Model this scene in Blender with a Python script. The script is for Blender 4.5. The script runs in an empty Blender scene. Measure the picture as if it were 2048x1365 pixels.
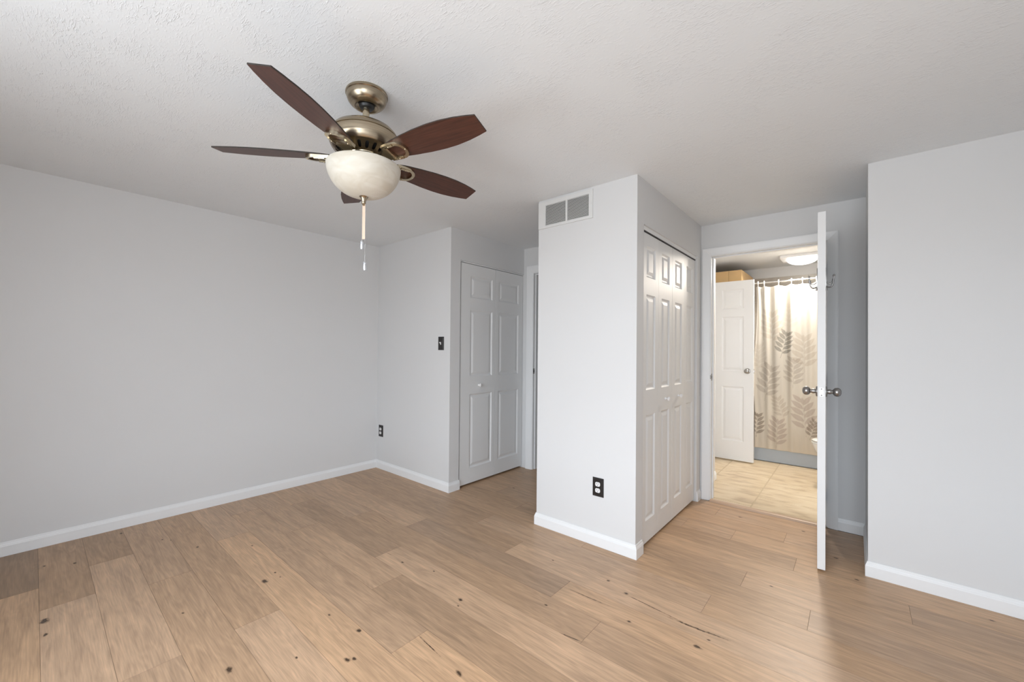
import bpy, bmesh, math, random
import numpy as np
from mathutils import Vector, Matrix

random.seed(7)
rng = np.random.RandomState(11)
S = bpy.context.scene
COL = S.collection

# ------------------------------------------------------------------ camera
W_PX, H_PX = 2048.0, 1365.0
F_PX, CX, CY = 813.679, 1000.825, 691.362
YAW, PITCH, ROLL, CAM_H = math.radians(41.075), math.radians(0.539), math.radians(0.514), 1.2409
Fv = Vector((-math.sin(YAW)*math.cos(PITCH), math.cos(YAW)*math.cos(PITCH), math.sin(PITCH)))
Rv = Vector((math.cos(YAW), math.sin(YAW), 0))
Uv = Rv.cross(Fv)
R2 = math.cos(ROLL)*Rv + math.sin(ROLL)*Uv
U2 = R2.cross(Fv)
cam_d = bpy.data.cameras.new('camera')
cam = bpy.data.objects.new('camera', cam_d)
COL.objects.link(cam)
rot = Matrix((R2, U2, -Fv)).transposed()
cam.matrix_world = Matrix.Translation((0, 0, CAM_H)) @ rot.to_4x4()
cam_d.sensor_fit = 'HORIZONTAL'
cam_d.sensor_width = 36
cam_d.lens = F_PX/W_PX*36
cam_d.shift_x = (W_PX/2-CX)/W_PX
cam_d.shift_y = (CY-H_PX/2)/W_PX
cam_d.clip_start = 0.05
S.camera = cam

# ------------------------------------------------------------------ view, world, lights
S.view_settings.view_transform = 'Standard'
S.view_settings.look = 'None'
S.view_settings.gamma = 1.0
S.view_settings.use_curve_mapping = False
S.view_settings.exposure = 0.20

world = bpy.data.worlds.new('sky')
S.world = world
world.use_nodes = True
wn = world.node_tree.nodes
wl = world.node_tree.links
bgn = wn['Background']
# bright overcast sky above the horizon, sunlit ground below it
SKY, GROUND = 10.5, 6.3
wtc = wn.new('ShaderNodeTexCoord')
wsx = wn.new('ShaderNodeSeparateXYZ')
wmr = wn.new('ShaderNodeMapRange')
wmr.inputs['From Min'].default_value = -0.03
wmr.inputs['From Max'].default_value = 0.03
wmx = wn.new('ShaderNodeMix')
wmx.data_type = 'RGBA'
wmx.inputs[6].default_value = (0.92*GROUND, 0.98*GROUND, 1.04*GROUND, 1)
wmx.inputs[7].default_value = (0.86*SKY, 0.95*SKY, 1.05*SKY, 1)
wl.new(wtc.outputs['Generated'], wsx.inputs[0])
wl.new(wsx.outputs['Z'], wmr.inputs['Value'])
wl.new(wmr.outputs[0], wmx.inputs[0])
wl.new(wmx.outputs[2], bgn.inputs[0])
bgn.inputs[1].default_value = 1.0


def area(name, loc, target, sx, sy, power, color, spread=180):
    d = bpy.data.lights.new(name, 'AREA')
    d.shape = 'RECTANGLE'
    d.size, d.size_y = sx, sy
    d.energy = power
    d.color = color
    d.spread = math.radians(spread)
    o = bpy.data.objects.new(name, d)
    COL.objects.link(o)
    o.location = loc
    o.rotation_euler = (Vector(target)-Vector(loc)).to_track_quat('-Z', 'Y').to_euler()
    return o


# daylight coming in through the windows of the wall behind the camera
WIN1 = (-0.52, 0.66, 0.45, 2.02)       # x0, x1, z0, z1 in the front wall, right behind the camera
WIN2 = (-1.82, -0.84, 0.45, 2.02)      # second window of the same wall, further left
for _w in (WIN1, WIN2):
    _c = ((_w[0]+_w[1])/2, -0.97, (_w[2]+_w[3])/2)
    _loc, _tg, _sx, _sy = _c, (_c[0], 2.0, _c[2]), _w[1]-_w[0], _w[3]-_w[2]
    _p = area('window_portal', _loc, _tg, _sx, _sy, 1, (1, 1, 1))
    _p.data.cycles.is_portal = True

# ------------------------------------------------------------------ measured room
H = 2.30
XL, XB = -3.766, 0.72          # side walls
YF = -0.85                     # wall behind the camera
YB = 2.3665                    # back wall / pillar front
X2 = -2.64                     # closet wall
YH = 3.40                      # hall wall
BL, BR = -1.708, -0.984        # pillar
Y6 = 3.709                     # bathroom wall
X7, Y8 = 0.055, 3.061          # jog and right wall
T = 0.11


# ------------------------------------------------------------------ materials
def new_mat(name):
    m = bpy.data.materials.new(name)
    m.use_nodes = True
    nt = m.node_tree
    return m, nt, nt.nodes['Principled BSDF']


def N(nt, kind, **kw):
    n = nt.nodes.new(kind)
    for k, v in kw.items():
        if hasattr(n, k):
            setattr(n, k, v)
        else:
            n.inputs[k.replace('_', ' ')].default_value = v
    return n


def simple(name, col, rough=0.5, metal=0.0, noise=0.0, nscale=8.0, bump=0.0, bscale=60.0, coat=0.0, spec=0.5):
    m, nt, b = new_mat(name)
    b.inputs['Base Color'].default_value = (*col, 1)
    b.inputs['Roughness'].default_value = rough
    b.inputs['Metallic'].default_value = metal
    b.inputs['Coat Weight'].default_value = coat
    b.inputs['Specular IOR Level'].default_value = spec
    tc = N(nt, 'ShaderNodeTexCoord')
    if noise > 0:
        n = N(nt, 'ShaderNodeTexNoise')
        n.inputs['Scale'].default_value = nscale
        n.inputs['Detail'].default_value = 4
        nt.links.new(tc.outputs['Object'], n.inputs['Vector'])
        mx = N(nt, 'ShaderNodeMix', data_type='RGBA')
        mx.inputs[6].default_value = (*[c*(1-noise) for c in col], 1)
        mx.inputs[7].default_value = (*[min(1, c*(1+noise)) for c in col], 1)
        nt.links.new(n.outputs['Fac'], mx.inputs[0])
        nt.links.new(mx.outputs[2], b.inputs['Base Color'])
    if bump > 0:
        n2 = N(nt, 'ShaderNodeTexNoise')
        n2.inputs['Scale'].default_value = bscale
        n2.inputs['Detail'].default_value = 3
        nt.links.new(tc.outputs['Object'], n2.inputs['Vector'])
        bp = N(nt, 'ShaderNodeBump')
        bp.inputs['Strength'].default_value = bump
        bp.inputs['Distance'].default_value = 0.001
        nt.links.new(n2.outputs['Fac'], bp.inputs['Height'])
        nt.links.new(bp.outputs['Normal'], b.inputs['Normal'])
    return m


M = {}
M['wall'] = simple('wall_paint', (0.71, 0.705, 0.70), 0.75, noise=0.012, nscale=1.5, bump=0.12, bscale=180)
M['trim'] = simple('white_trim_paint', (0.84, 0.84, 0.838), 0.35, noise=0.01, nscale=2, bump=0.05, bscale=80)
M['door'] = simple('white_door_paint', (0.80, 0.797, 0.79), 0.45, noise=0.01, nscale=2, bump=0.06, bscale=120)
M['dark'] = simple('dark_gap', (0.02, 0.02, 0.02), 0.8, noise=0.1)
M['black_plate'] = simple('dark_bronze_plate', (0.028, 0.025, 0.024), 0.35, 0.3, noise=0.1, nscale=60)
M['white_plastic'] = simple('white_plastic', (0.82, 0.81, 0.80), 0.3, noise=0.01)
M['black'] = simple('black_rubber_and_gap_shade', (0.012, 0.012, 0.012), 0.4, noise=0.1)
M['nickel'] = simple('satin_nickel', (0.36, 0.35, 0.34), 0.28, 1.0, noise=0.06, nscale=40)
M['chrome'] = simple('chrome', (0.80, 0.80, 0.80), 0.12, 1.0, noise=0.03, nscale=30)
M['steel'] = simple('brushed_steel', (0.62, 0.61, 0.60), 0.25, 1.0, noise=0.05, nscale=60)
M['vent'] = simple('vent_paint', (0.74, 0.735, 0.72), 0.45, noise=0.01)
M['slat'] = simple('vent_slat_paint', (0.72, 0.71, 0.69), 0.5, noise=0.02)
M['duct'] = simple('duct_grey', (0.10, 0.10, 0.095), 0.7, noise=0.05)
M['tub'] = simple('grey_tub_enamel', (0.42, 0.46, 0.50), 0.25, noise=0.02)
M['china'] = simple('white_china', (0.78, 0.76, 0.71), 0.12, noise=0.01)
M['plywood'] = simple('pine_board', (0.60, 0.40, 0.19), 0.55, noise=0.22, nscale=6)
M['paper'] = simple('tan_paper', (0.66, 0.50, 0.38), 0.7, noise=0.03)
M['pull'] = simple('pull_metal', (0.72, 0.74, 0.77), 0.2, 0.9, noise=0.05)


def brushed(name, c1, c2, rough):
    m, nt, b = new_mat(name)
    tc = N(nt, 'ShaderNodeTexCoord')
    mp = N(nt, 'ShaderNodeMapping')
    mp.inputs['Scale'].default_value = (3, 3, 260)
    n = N(nt, 'ShaderNodeTexNoise')
    n.inputs['Scale'].default_value = 4
    n.inputs['Detail'].default_value = 3
    r = N(nt, 'ShaderNodeValToRGB')
    r.color_ramp.elements[0].color = (*c1, 1)
    r.color_ramp.elements[0].position = 0.3
    r.color_ramp.elements[1].color = (*c2, 1)
    r.color_ramp.elements[1].position = 0.7
    nt.links.new(tc.outputs['Object'], mp.inputs['Vector'])
    nt.links.new(mp.outputs['Vector'], n.inputs['Vector'])
    nt.links.new(n.outputs['Fac'], r.inputs['Fac'])
    nt.links.new(r.outputs['Color'], b.inputs['Base Color'])
    b.inputs['Metallic'].default_value = 1
    b.inputs['Roughness'].default_value = rough
    b.inputs['Anisotropic'].default_value = 0.5
    return m


M['brass'] = brushed('antique_brass', (0.30, 0.245, 0.175), (0.45, 0.375, 0.275), 0.26)
M['brass_light'] = brushed('polished_brass', (0.50, 0.43, 0.31), (0.62, 0.54, 0.40), 0.24)


def blade_wood():
    m, nt, b = new_mat('walnut_blade')
    tc = N(nt, 'ShaderNodeTexCoord')
    mp = N(nt, 'ShaderNodeMapping')
    mp.inputs['Scale'].default_value = (2.2, 42, 1)
    n = N(nt, 'ShaderNodeTexNoise')
    n.inputs['Scale'].default_value = 3
    n.inputs['Detail'].default_value = 8
    n.inputs['Distortion'].default_value = 0.6
    r = N(nt, 'ShaderNodeValToRGB')
    r.color_ramp.elements[0].position = 0.25
    r.color_ramp.elements[0].color = (0.036, 0.013, 0.008, 1)
    r.color_ramp.elements[1].position = 0.8
    r.color_ramp.elements[1].color = (0.105, 0.036, 0.022, 1)
    nt.links.new(tc.outputs['Object'], mp.inputs['Vector'])
    nt.links.new(mp.outputs['Vector'], n.inputs['Vector'])
    nt.links.new(n.outputs['Fac'], r.inputs['Fac'])
    nt.links.new(r.outputs['Color'], b.inputs['Base Color'])
    b.inputs['Roughness'].default_value = 0.4
    return m


M['blade'] = blade_wood()
M['blade_edge'] = simple('dusty_dark_edge', (0.03, 0.024, 0.02), 0.8, noise=0.5, nscale=90)


def alabaster():
    m, nt, b = new_mat('alabaster_glass')
    tc = N(nt, 'ShaderNodeTexCoord')
    mp = N(nt, 'ShaderNodeMapping')
    mp.inputs['Scale'].default_value = (5, 5, 17)
    mp.inputs['Rotation'].default_value = (0.5, 0.3, 0)
    n = N(nt, 'ShaderNodeTexNoise')
    n.inputs['Scale'].default_value = 1.6
    n.inputs['Detail'].default_value = 5
    n.inputs['Distortion'].default_value = 1.6
    r = N(nt, 'ShaderNodeValToRGB')
    r.color_ramp.elements[0].position = 0.35
    r.color_ramp.elements[0].color = (0.60, 0.55, 0.46, 1)
    r.color_ramp.elements[1].position = 0.68
    r.color_ramp.elements[1].color = (0.69, 0.655, 0.58, 1)
    nt.links.new(tc.outputs['Object'], mp.inputs['Vector'])
    nt.links.new(mp.outputs['Vector'], n.inputs['Vector'])
    nt.links.new(n.outputs['Fac'], r.inputs['Fac'])
    nt.links.new(r.outputs['Color'], b.inputs['Base Color'])
    b.inputs['Roughness'].default_value = 0.5
    b.inputs['Specular IOR Level'].default_value = 0.3
    b.inputs['Subsurface Weight'].default_value = 0.25
    b.inputs['Subsurface Radius'].default_value = (0.02, 0.018, 0.014)
    return m


M['glass_bowl'] = alabaster()


def ceiling_mat():
    m, nt, b = new_mat('stomped_ceiling_texture')
    b.inputs['Base Color'].default_value = (0.81, 0.828, 0.84, 1)
    b.inputs['Roughness'].default_value = 0.7
    L = nt.links.new
    tc = N(nt, 'ShaderNodeTexCoord')
    # brush marks pressed in three directions, each in its own patches
    marks = []
    for q, (ang, off) in enumerate(((0.6, 0.0), (-0.9, 7.3), (2.0, 15.1))):
        mp = N(nt, 'ShaderNodeMapping')
        mp.inputs['Rotation'].default_value = (0, 0, ang)
        mp.inputs['Location'].default_value = (off, off, 0)
        mp.inputs['Scale'].default_value = (30, 115, 1)
        L(tc.outputs['Object'], mp.inputs['Vector'])
        v = N(nt, 'ShaderNodeTexNoise')
        v.inputs['Scale'].default_value = 1.0
        v.inputs['Detail'].default_value = 2.5
        v.inputs['Distortion'].default_value = 1.3
        L(mp.outputs['Vector'], v.inputs['Vector'])
        rq = N(nt, 'ShaderNodeMapRange')
        rq.inputs['From Min'].default_value = 0.57
        rq.inputs['From Max'].default_value = 0.68
        L(v.outputs['Fac'], rq.inputs['Value'])
        mo = N(nt, 'ShaderNodeMapping')
        mo.inputs['Location'].default_value = (off*3, -off, 0)
        L(tc.outputs['Object'], mo.inputs['Vector'])
        nm = N(nt, 'ShaderNodeTexNoise')
        nm.inputs['Scale'].default_value = 7
        nm.inputs['Detail'].default_value = 1
        L(mo.outputs['Vector'], nm.inputs['Vector'])
        rm = N(nt, 'ShaderNodeMapRange')
        rm.inputs['From Min'].default_value = 0.46
        rm.inputs['From Max'].default_value = 0.58
        L(nm.outputs['Fac'], rm.inputs['Value'])
        pm = N(nt, 'ShaderNodeMath', operation='MULTIPLY')
        L(rq.outputs[0], pm.inputs[0])
        L(rm.outputs[0], pm.inputs[1])
        marks.append(pm)
    r1 = N(nt, 'ShaderNodeMath', operation='MAXIMUM')
    r0 = N(nt, 'ShaderNodeMath', operation='MAXIMUM')
    L(marks[0].outputs[0], r0.inputs[0])
    L(marks[1].outputs[0], r0.inputs[1])
    L(r0.outputs[0], r1.inputs[0])
    L(marks[2].outputs[0], r1.inputs[1])
    # isotropic crumbs
    n2 = N(nt, 'ShaderNodeTexNoise')
    n2.inputs['Scale'].default_value = 85
    n2.inputs['Detail'].default_value = 3
    L(tc.outputs['Object'], n2.inputs['Vector'])
    r2 = N(nt, 'ShaderNodeMapRange')
    r2.inputs['From Min'].default_value = 0.56
    r2.inputs['From Max'].default_value = 0.70
    L(n2.outputs['Fac'], r2.inputs['Value'])
    # patches where the mud is thicker
    n3 = N(nt, 'ShaderNodeTexNoise')
    n3.inputs['Scale'].default_value = 5.5
    n3.inputs['Detail'].default_value = 2
    L(tc.outputs['Object'], n3.inputs['Vector'])
    r3 = N(nt, 'ShaderNodeMapRange')
    r3.inputs['From Min'].default_value = 0.30
    r3.inputs['From Max'].default_value = 0.56
    r3.inputs['To Min'].default_value = 0.12
    L(n3.outputs['Fac'], r3.inputs['Value'])
    a = N(nt, 'ShaderNodeMath', operation='MULTIPLY_ADD')
    a.inputs[1].default_value = 0.45
    L(r2.outputs[0], a.inputs[0])
    L(r1.outputs[0], a.inputs[2])
    mm = N(nt, 'ShaderNodeMath', operation='MULTIPLY')
    L(a.outputs[0], mm.inputs[0])
    L(r3.outputs[0], mm.inputs[1])
    bp = N(nt, 'ShaderNodeBump')
    bp.inputs['Strength'].default_value = 0.8
    bp.inputs['Distance'].default_value = 0.0011
    L(mm.outputs[0], bp.inputs['Height'])
    L(bp.outputs['Normal'], b.inputs['Normal'])
    return m


M['ceiling'] = ceiling_mat()


def oak_mat(name, knot=False):
    m, nt, b = new_mat(name)
    L = nt.links.new
    at = N(nt, 'ShaderNodeVertexColor', layer_name='tone')
    uv = N(nt, 'ShaderNodeUVMap', uv_map='grain')
    mp = N(nt, 'ShaderNodeMapping')
    mp.inputs['Scale'].default_value = (1.0, 9.0, 1)
    L(uv.outputs[0], mp.inputs['Vector'])
    n = N(nt, 'ShaderNodeTexNoise')
    n.inputs['Scale'].default_value = 3.0
    n.inputs['Detail'].default_value = 6
    n.inputs['Distortion'].default_value = 1.2
    L(mp.outputs['Vector'], n.inputs['Vector'])
    # fine fibres
    mp2 = N(nt, 'ShaderNodeMapping')
    mp2.inputs['Scale'].default_value = (7.0, 190.0, 1)
    L(uv.outputs[0], mp2.inputs['Vector'])
    n2 = N(nt, 'ShaderNodeTexNoise')
    n2.inputs['Scale'].default_value = 1.0
    n2.inputs['Detail'].default_value = 3
    L(mp2.outputs['Vector'], n2.inputs['Vector'])
    # cathedral figure
    mp3 = N(nt, 'ShaderNodeMapping')
    mp3.inputs['Scale'].default_value = (0.9, 5.5, 1)
    L(uv.outputs[0], mp3.inputs['Vector'])
    n3 = N(nt, 'ShaderNodeTexNoise')
    n3.inputs['Scale'].default_value = 1.6
    n3.inputs['Detail'].default_value = 2
    L(mp3.outputs['Vector'], n3.inputs['Vector'])
    sn = N(nt, 'ShaderNodeMath', operation='MULTIPLY')
    sn.inputs[1].default_value = 90.0
    L(n3.outputs['Fac'], sn.inputs[0])
    si = N(nt, 'ShaderNodeMath', operation='SINE')
    L(sn.outputs[0], si.inputs[0])
    r = N(nt, 'ShaderNodeMapRange')
    r.inputs['From Min'].default_value = 0.25
    r.inputs['From Max'].default_value = 0.75
    r.inputs['To Min'].default_value = 0.78
    r.inputs['To Max'].default_value = 1.19
    L(n.outputs['Fac'], r.inputs['Value'])
    r2 = N(nt, 'ShaderNodeMapRange')
    r2.inputs['From Min'].default_value = 0.3
    r2.inputs['From Max'].default_value = 0.7
    r2.inputs['To Min'].default_value = 0.84
    r2.inputs['To Max'].default_value = 1.09
    L(n2.outputs['Fac'], r2.inputs['Value'])
    r4 = N(nt, 'ShaderNodeMapRange')
    r4.inputs['From Min'].default_value = -1
    r4.inputs['From Max'].default_value = 1
    r4.inputs['To Min'].default_value = 0.94
    r4.inputs['To Max'].default_value = 1.02
    L(si.outputs[0], r4.inputs['Value'])
    m1 = N(nt, 'ShaderNodeMath', operation='MULTIPLY')
    L(r.outputs[0], m1.inputs[0])
    L(r2.outputs[0], m1.inputs[1])
    m2 = N(nt, 'ShaderNodeMath', operation='MULTIPLY')
    L(m1.outputs[0], m2.inputs[0])
    L(r4.outputs[0], m2.inputs[1])
    vm = N(nt, 'ShaderNodeVectorMath', operation='SCALE')
    L(at.outputs['Color'], vm.inputs[0])
    L(m2.outputs[0], vm.inputs['Scale'])
    L(vm.outputs[0], b.inputs['Base Color'])
    rr = N(nt, 'ShaderNodeMapRange')
    rr.inputs['To Min'].default_value = 0.34
    rr.inputs['To Max'].default_value = 0.46
    L(n2.outputs['Fac'], rr.inputs['Value'])
    L(rr.outputs[0], b.inputs['Roughness'])
    b.inputs['Specular IOR Level'].default_value = 0.45
    bp = N(nt, 'ShaderNodeBump')
    bp.inputs['Strength'].default_value = 0.18
    bp.inputs['Distance'].default_value = 0.0006
    L(n2.outputs['Fac'], bp.inputs['Height'])
    L(bp.outputs['Normal'], b.inputs['Normal'])
    if knot:
        ku = N(nt, 'ShaderNodeUVMap', uv_map='knot')
        nz = N(nt, 'ShaderNodeTexNoise')
        nz.inputs['Scale'].default_value = 60
        nz.inputs['Detail'].default_value = 3
        L(uv.outputs[0], nz.inputs['Vector'])
        ln = N(nt, 'ShaderNodeVectorMath', operation='LENGTH')
        L(ku.outputs[0], ln.inputs[0])
        ad = N(nt, 'ShaderNodeMath', operation='MULTIPLY_ADD')
        ad.inputs[1].default_value = 1.1
        L(nz.outputs['Fac'], ad.inputs[0])
        L(ln.outputs['Value'], ad.inputs[2])
        cr = N(nt, 'ShaderNodeValToRGB')
        cr.color_ramp.interpolation = 'EASE'
        e = cr.color_ramp.elements
        e[0].position = 0.60
        e[0].color = (1, 1, 1, 1)
        e[1].position = 1.0
        e[1].color = (0, 0, 0, 1)
        e2 = cr.color_ramp.elements.new(0.74)
        e2.color = (0.33, 0.33, 0.33, 1)
        sc_ = N(nt, 'ShaderNodeMath', operation='MULTIPLY')
        sc_.inputs[1].default_value = 0.70
        L(ad.outputs[0], sc_.inputs[0])
        L(sc_.outputs[0], cr.inputs['Fac'])
        for l_ in list(b.inputs['Base Color'].links):
            nt.links.remove(l_)
        b.inputs['Base Color'].default_value = (0.075, 0.042, 0.022, 1)
        tr = N(nt, 'ShaderNodeBsdfTransparent')
        ms = N(nt, 'ShaderNodeMixShader')
        L(cr.outputs['Color'], ms.inputs[0])
        L(tr.outputs[0], ms.inputs[1])
        L(b.outputs[0], ms.inputs[2])
        L(ms.outputs[0], nt.nodes['Material Output'].inputs['Surface'])
    return m


M['oak'] = oak_mat('oak_plank')
M['knot'] = oak_mat('oak_knot', True)


def tile_mat(name, c1, c2, c3, rough, sx=3.0, sy=16.0):
    m, nt, b = new_mat(name)
    L = nt.links.new
    tc = N(nt, 'ShaderNodeTexCoord')
    mp = N(nt, 'ShaderNodeMapping')
    mp.inputs['Scale'].default_value = (sx, sy, sy)
    L(tc.outputs['Object'], mp.inputs['Vector'])
    n = N(nt, 'ShaderNodeTexNoise')
    n.inputs['Scale'].default_value = 1.3
    n.inputs['Detail'].default_value = 7
    n.inputs['Distortion'].default_value = 0.7
    L(mp.outputs['Vector'], n.inputs['Vector'])
    r = N(nt, 'ShaderNodeValToRGB')
    e = r.color_ramp.elements
    e[0].position = 0.3
    e[0].color = (*c1, 1)
    e[1].position = 0.72
    e[1].color = (*c3, 1)
    k = e.new(0.47)
    k.color = (*c2, 1)
    L(n.outputs['Fac'], r.inputs['Fac'])
    L(r.outputs['Color'], b.inputs['Base Color'])
    b.inputs['Roughness'].default_value = rough
    return m


M['tile'] = tile_mat('travertine_tile', (0.44, 0.33, 0.21), (0.60, 0.48, 0.32), (0.68, 0.57, 0.41), 0.4, 4.0, 11.0)
M['grout'] = simple('tan_grout', (0.54, 0.44, 0.31), 0.8, noise=0.05)
M['wall_tile'] = tile_mat('shower_wall_tile', (0.38, 0.34, 0.30), (0.50, 0.46, 0.41), (0.60, 0.56, 0.51), 0.3, 4, 4)


def curtain_mat():
    m, nt, b = new_mat('printed_curtain_fabric')
    L = nt.links.new
    at = N(nt, 'ShaderNodeVertexColor', layer_name='print')
    L(at.outputs['Color'], b.inputs['Base Color'])
    b.inputs['Roughness'].default_value = 0.8
    tl = N(nt, 'ShaderNodeBsdfTranslucent')
    L(at.outputs['Color'], tl.inputs['Color'])
    mx = N(nt, 'ShaderNodeMixShader')
    mx.inputs[0].default_value = 0.35
    L(b.outputs[0], mx.inputs[1])
    L(tl.outputs[0], mx.inputs[2])
    L(mx.outputs[0], nt.nodes['Material Output'].inputs['Surface'])
    return m


M['curtain'] = curtain_mat()


def emit_mat(name, col, s):
    m, nt, b = new_mat(name)
    b.inputs['Base Color'].default_value = (*col, 1)
    b.inputs['Emission Color'].default_value = (*col, 1)
    b.inputs['Emission Strength'].default_value = s
    return m


M['lamp_glow'] = emit_mat('lit_lamp_dome', (1.0, 0.95, 0.87), 9.0)


# ------------------------------------------------------------------ mesh helpers
def box(bm, x0, x1, y0, y1, z0, z1, mi=0):
    v = [bm.verts.new(p) for p in ((x0, y0, z0), (x1, y0, z0), (x1, y1, z0), (x0, y1, z0),
                                   (x0, y0, z1), (x1, y0, z1), (x1, y1, z1), (x0, y1, z1))]
    for f in ((0, 3, 2, 1), (4, 5, 6, 7), (0, 1, 5, 4), (1, 2, 6, 5), (2, 3, 7, 6), (3, 0, 4, 7)):
        bm.faces.new([v[i] for i in f]).material_index = mi


def lathe(bm, prof, seg=48, cap=True, mi=0, axis='Z', org=(0, 0, 0)):
    o = Vector(org)
    rings = []
    for r, z in prof:
        ring = []
        for i in range(seg):
            a = 2*math.pi*i/seg
            if axis == 'Z':
                p = Vector((r*math.cos(a), r*math.sin(a), z))
            elif axis == 'Y':
                p = Vector((r*math.cos(a), z, -r*math.sin(a)))
            else:
                p = Vector((z, r*math.cos(a), r*math.sin(a)))
            ring.append(bm.verts.new(o+p))
        rings.append(ring)
    for a, b_ in zip(rings[:-1], rings[1:]):
        for i in range(seg):
            j = (i+1) % seg
            f = bm.faces.new((a[i], a[j], b_[j], b_[i]))
            f.material_index = mi
            f.smooth = True
    if cap:
        for ring, rev in ((rings[0], True), (rings[-1], False)):
            f = bm.faces.new(ring[::-1] if rev else ring)
            f.material_index = mi


def tube(bm, pts, rad, seg=10, mi=0, closed_ends=True):
    pts = [Vector(p) for p in pts]
    rads = rad if isinstance(rad, (list, tuple)) else [rad]*len(pts)
    rings = []
    ref = None
    for i, p in enumerate(pts):
        d = (pts[min(i+1, len(pts)-1)]-pts[max(i-1, 0)]).normalized()
        if ref is None:
            ref = d.orthogonal().normalized()
        ref = (ref-d*ref.dot(d)).normalized()
        w = d.cross(ref)
        rings.append([bm.verts.new(p+(ref*math.cos(2*math.pi*k/seg)+w*math.sin(2*math.pi*k/seg))*rads[i]) for k in range(seg)])
    for a, b_ in zip(rings[:-1], rings[1:]):
        for k in range(seg):
            j = (k+1) % seg
            f = bm.faces.new((a[k], a[j], b_[j], b_[k]))
            f.smooth = True
            f.material_index = mi
    if closed_ends:
        bm.faces.new(rings[0][::-1]).material_index = mi
        bm.faces.new(rings[-1]).material_index = mi


def prism(bm, outline, z0, z1, mi=0, xf=None):
    xf = xf or (lambda p: p)
    lo = [bm.verts.new(xf(Vector((x, y, z0)))) for x, y in outline]
    hi = [bm.verts.new(xf(Vector((x, y, z1)))) for x, y in outline]
    n = len(outline)
    bm.faces.new(lo[::-1]).material_index = mi
    bm.faces.new(hi).material_index = mi
    for i in range(n):
        j = (i+1) % n
        bm.faces.new((lo[i], lo[j], hi[j], hi[i])).material_index = mi


def sweep(bm, path, prof, normal, flip=1):
    """sweep a 2-D profile (lateral, along normal) along a planar polyline with mitred corners"""
    nrm = Vector(normal).normalized()
    path = [Vector(p) for p in path]
    rings = []
    for i, p in enumerate(path):
        d0 = (path[i]-path[i-1]).normalized() if i > 0 else None
        d1 = (path[i+1]-path[i]).normalized() if i < len(path)-1 else None
        if d0 is None:
            d0 = d1
        if d1 is None:
            d1 = d0
        l0 = nrm.cross(d0)*flip
        l1 = nrm.cross(d1)*flip
        lat = (l0+l1)
        lat = lat/(lat.dot(l0)) if lat.length > 1e-6 else l0
        rings.append([bm.verts.new(p+lat*a+nrm*b_) for a, b_ in prof])
    n = len(prof)
    for a, b_ in zip(rings[:-1], rings[1:]):
        for k in range(n):
            j = (k+1) % n
            bm.faces.new((a[k], a[j], b_[j], b_[k]))
    bm.faces.new(rings[0])
    bm.faces.new(rings[-1][::-1])


def obj(name, bm, mats, parent=None, loc=None, bevel=0.0, smooth=None, bseg=2, recalc=True):
    if recalc:
        bmesh.ops.recalc_face_normals(bm, faces=bm.faces[:])
    me = bpy.data.meshes.new(name)
    bm.to_mesh(me)
    bm.free()
    for m in (mats if isinstance(mats, (list, tuple)) else [mats]):
        me.materials.append(m)
    o = bpy.data.objects.new(name, me)
    COL.objects.link(o)
    if parent is not None:
        o.parent = parent
    if loc is not None:
        o.location = loc
    if bevel > 0:
        md = o.modifiers.new('bevel', 'BEVEL')
        md.width = bevel
        md.segments = bseg
        md.limit_method = 'ANGLE'
        md.angle_limit = math.radians(40)
    if smooth:
        for p in me.polygons:
            p.use_smooth = True
        me.set_sharp_from_angle(angle=math.radians(smooth))
    return o


def thing(name, label, cat, loc=(0, 0, 0), rotz=0.0, group=None):
    o = bpy.data.objects.new(name, None)
    o.empty_display_size = 0.1
    COL.objects.link(o)
    o.location = loc
    o.rotation_euler = (0, 0, rotz)
    o['label'] = label
    o['category'] = cat
    if group:
        o['group'] = group
    return o


def tag(o, label, cat, group=None):
    o['label'] = label
    o['category'] = cat
    if group:
        o['group'] = group
    return o


def struct(name, bm, mats, label=None, cat='room', **kw):
    o = obj(name, bm, mats, **kw)
    o['kind'] = 'structure'
    o['category'] = cat
    if label:
        o['label'] = label
    return o


def new():
    return bmesh.new()


# ------------------------------------------------------------------ shell
bm = new()
box(bm, XL-T, XL, YF-T, 6.3, 0, H)
struct('wall_left', bm, M['wall'], 'plain light grey wall running along the left side of the bedroom', 'wall')
bm = new()
box(bm, XL, X2, YB, YB+T, 0, H)
struct('wall_back', bm, M['wall'], 'short grey wall with the light switch between left wall and closet', 'wall')
bm = new()
box(bm, X2-T, X2, YB+T, 2.482, 0, H)
box(bm, X2-T, X2, 2.482, YH, 2.032, H)
struct('wall_closet', bm, M['wall'], 'grey wall strip and header around the closet left of the pillar', 'wall')
bm = new()      # hall wall with doorway
HD0, HD1 = -2.528, -1.80
box(bm, XL, HD0, YH, YH+T, 0, H)
box(bm, HD1, BL, YH, YH+T, 0, H)
box(bm, HD0, HD1, YH, YH+T, 2.045, H)
struct('wall_hall', bm, M['wall'], 'grey wall holding the hall doorway, seen behind the pillar', 'wall')
bm = new()      # pillar
box(bm, BL, BR, YB, YB+0.104, 0, H)
struct('wall_pillar', bm, M['wall'], 'light grey boxed pillar wall with the vent grille and outlet', 'wall')
bm = new()
box(bm, BL, BL+T, YB+0.104, Y6, 0, H)
struct('wall_pillar_left', bm, M['wall'], 'grey flank of the pillar facing the left closet', 'wall')
bm = new()
box(bm, BR-T, BR, YB+0.104, 3.60, 2.025, H)
struct('wall_pillar_header', bm, M['wall'], 'grey header above the four narrow closet leaves', 'wall')
bm = new()
box(bm, BR-T, BR, 3.60, Y6, 0, H)
struct('wall_pillar_end', bm, M['wall'], 'thin grey strip between the narrow closet leaves and the casing', 'wall')
bm = new()      # bathroom wall
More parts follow.
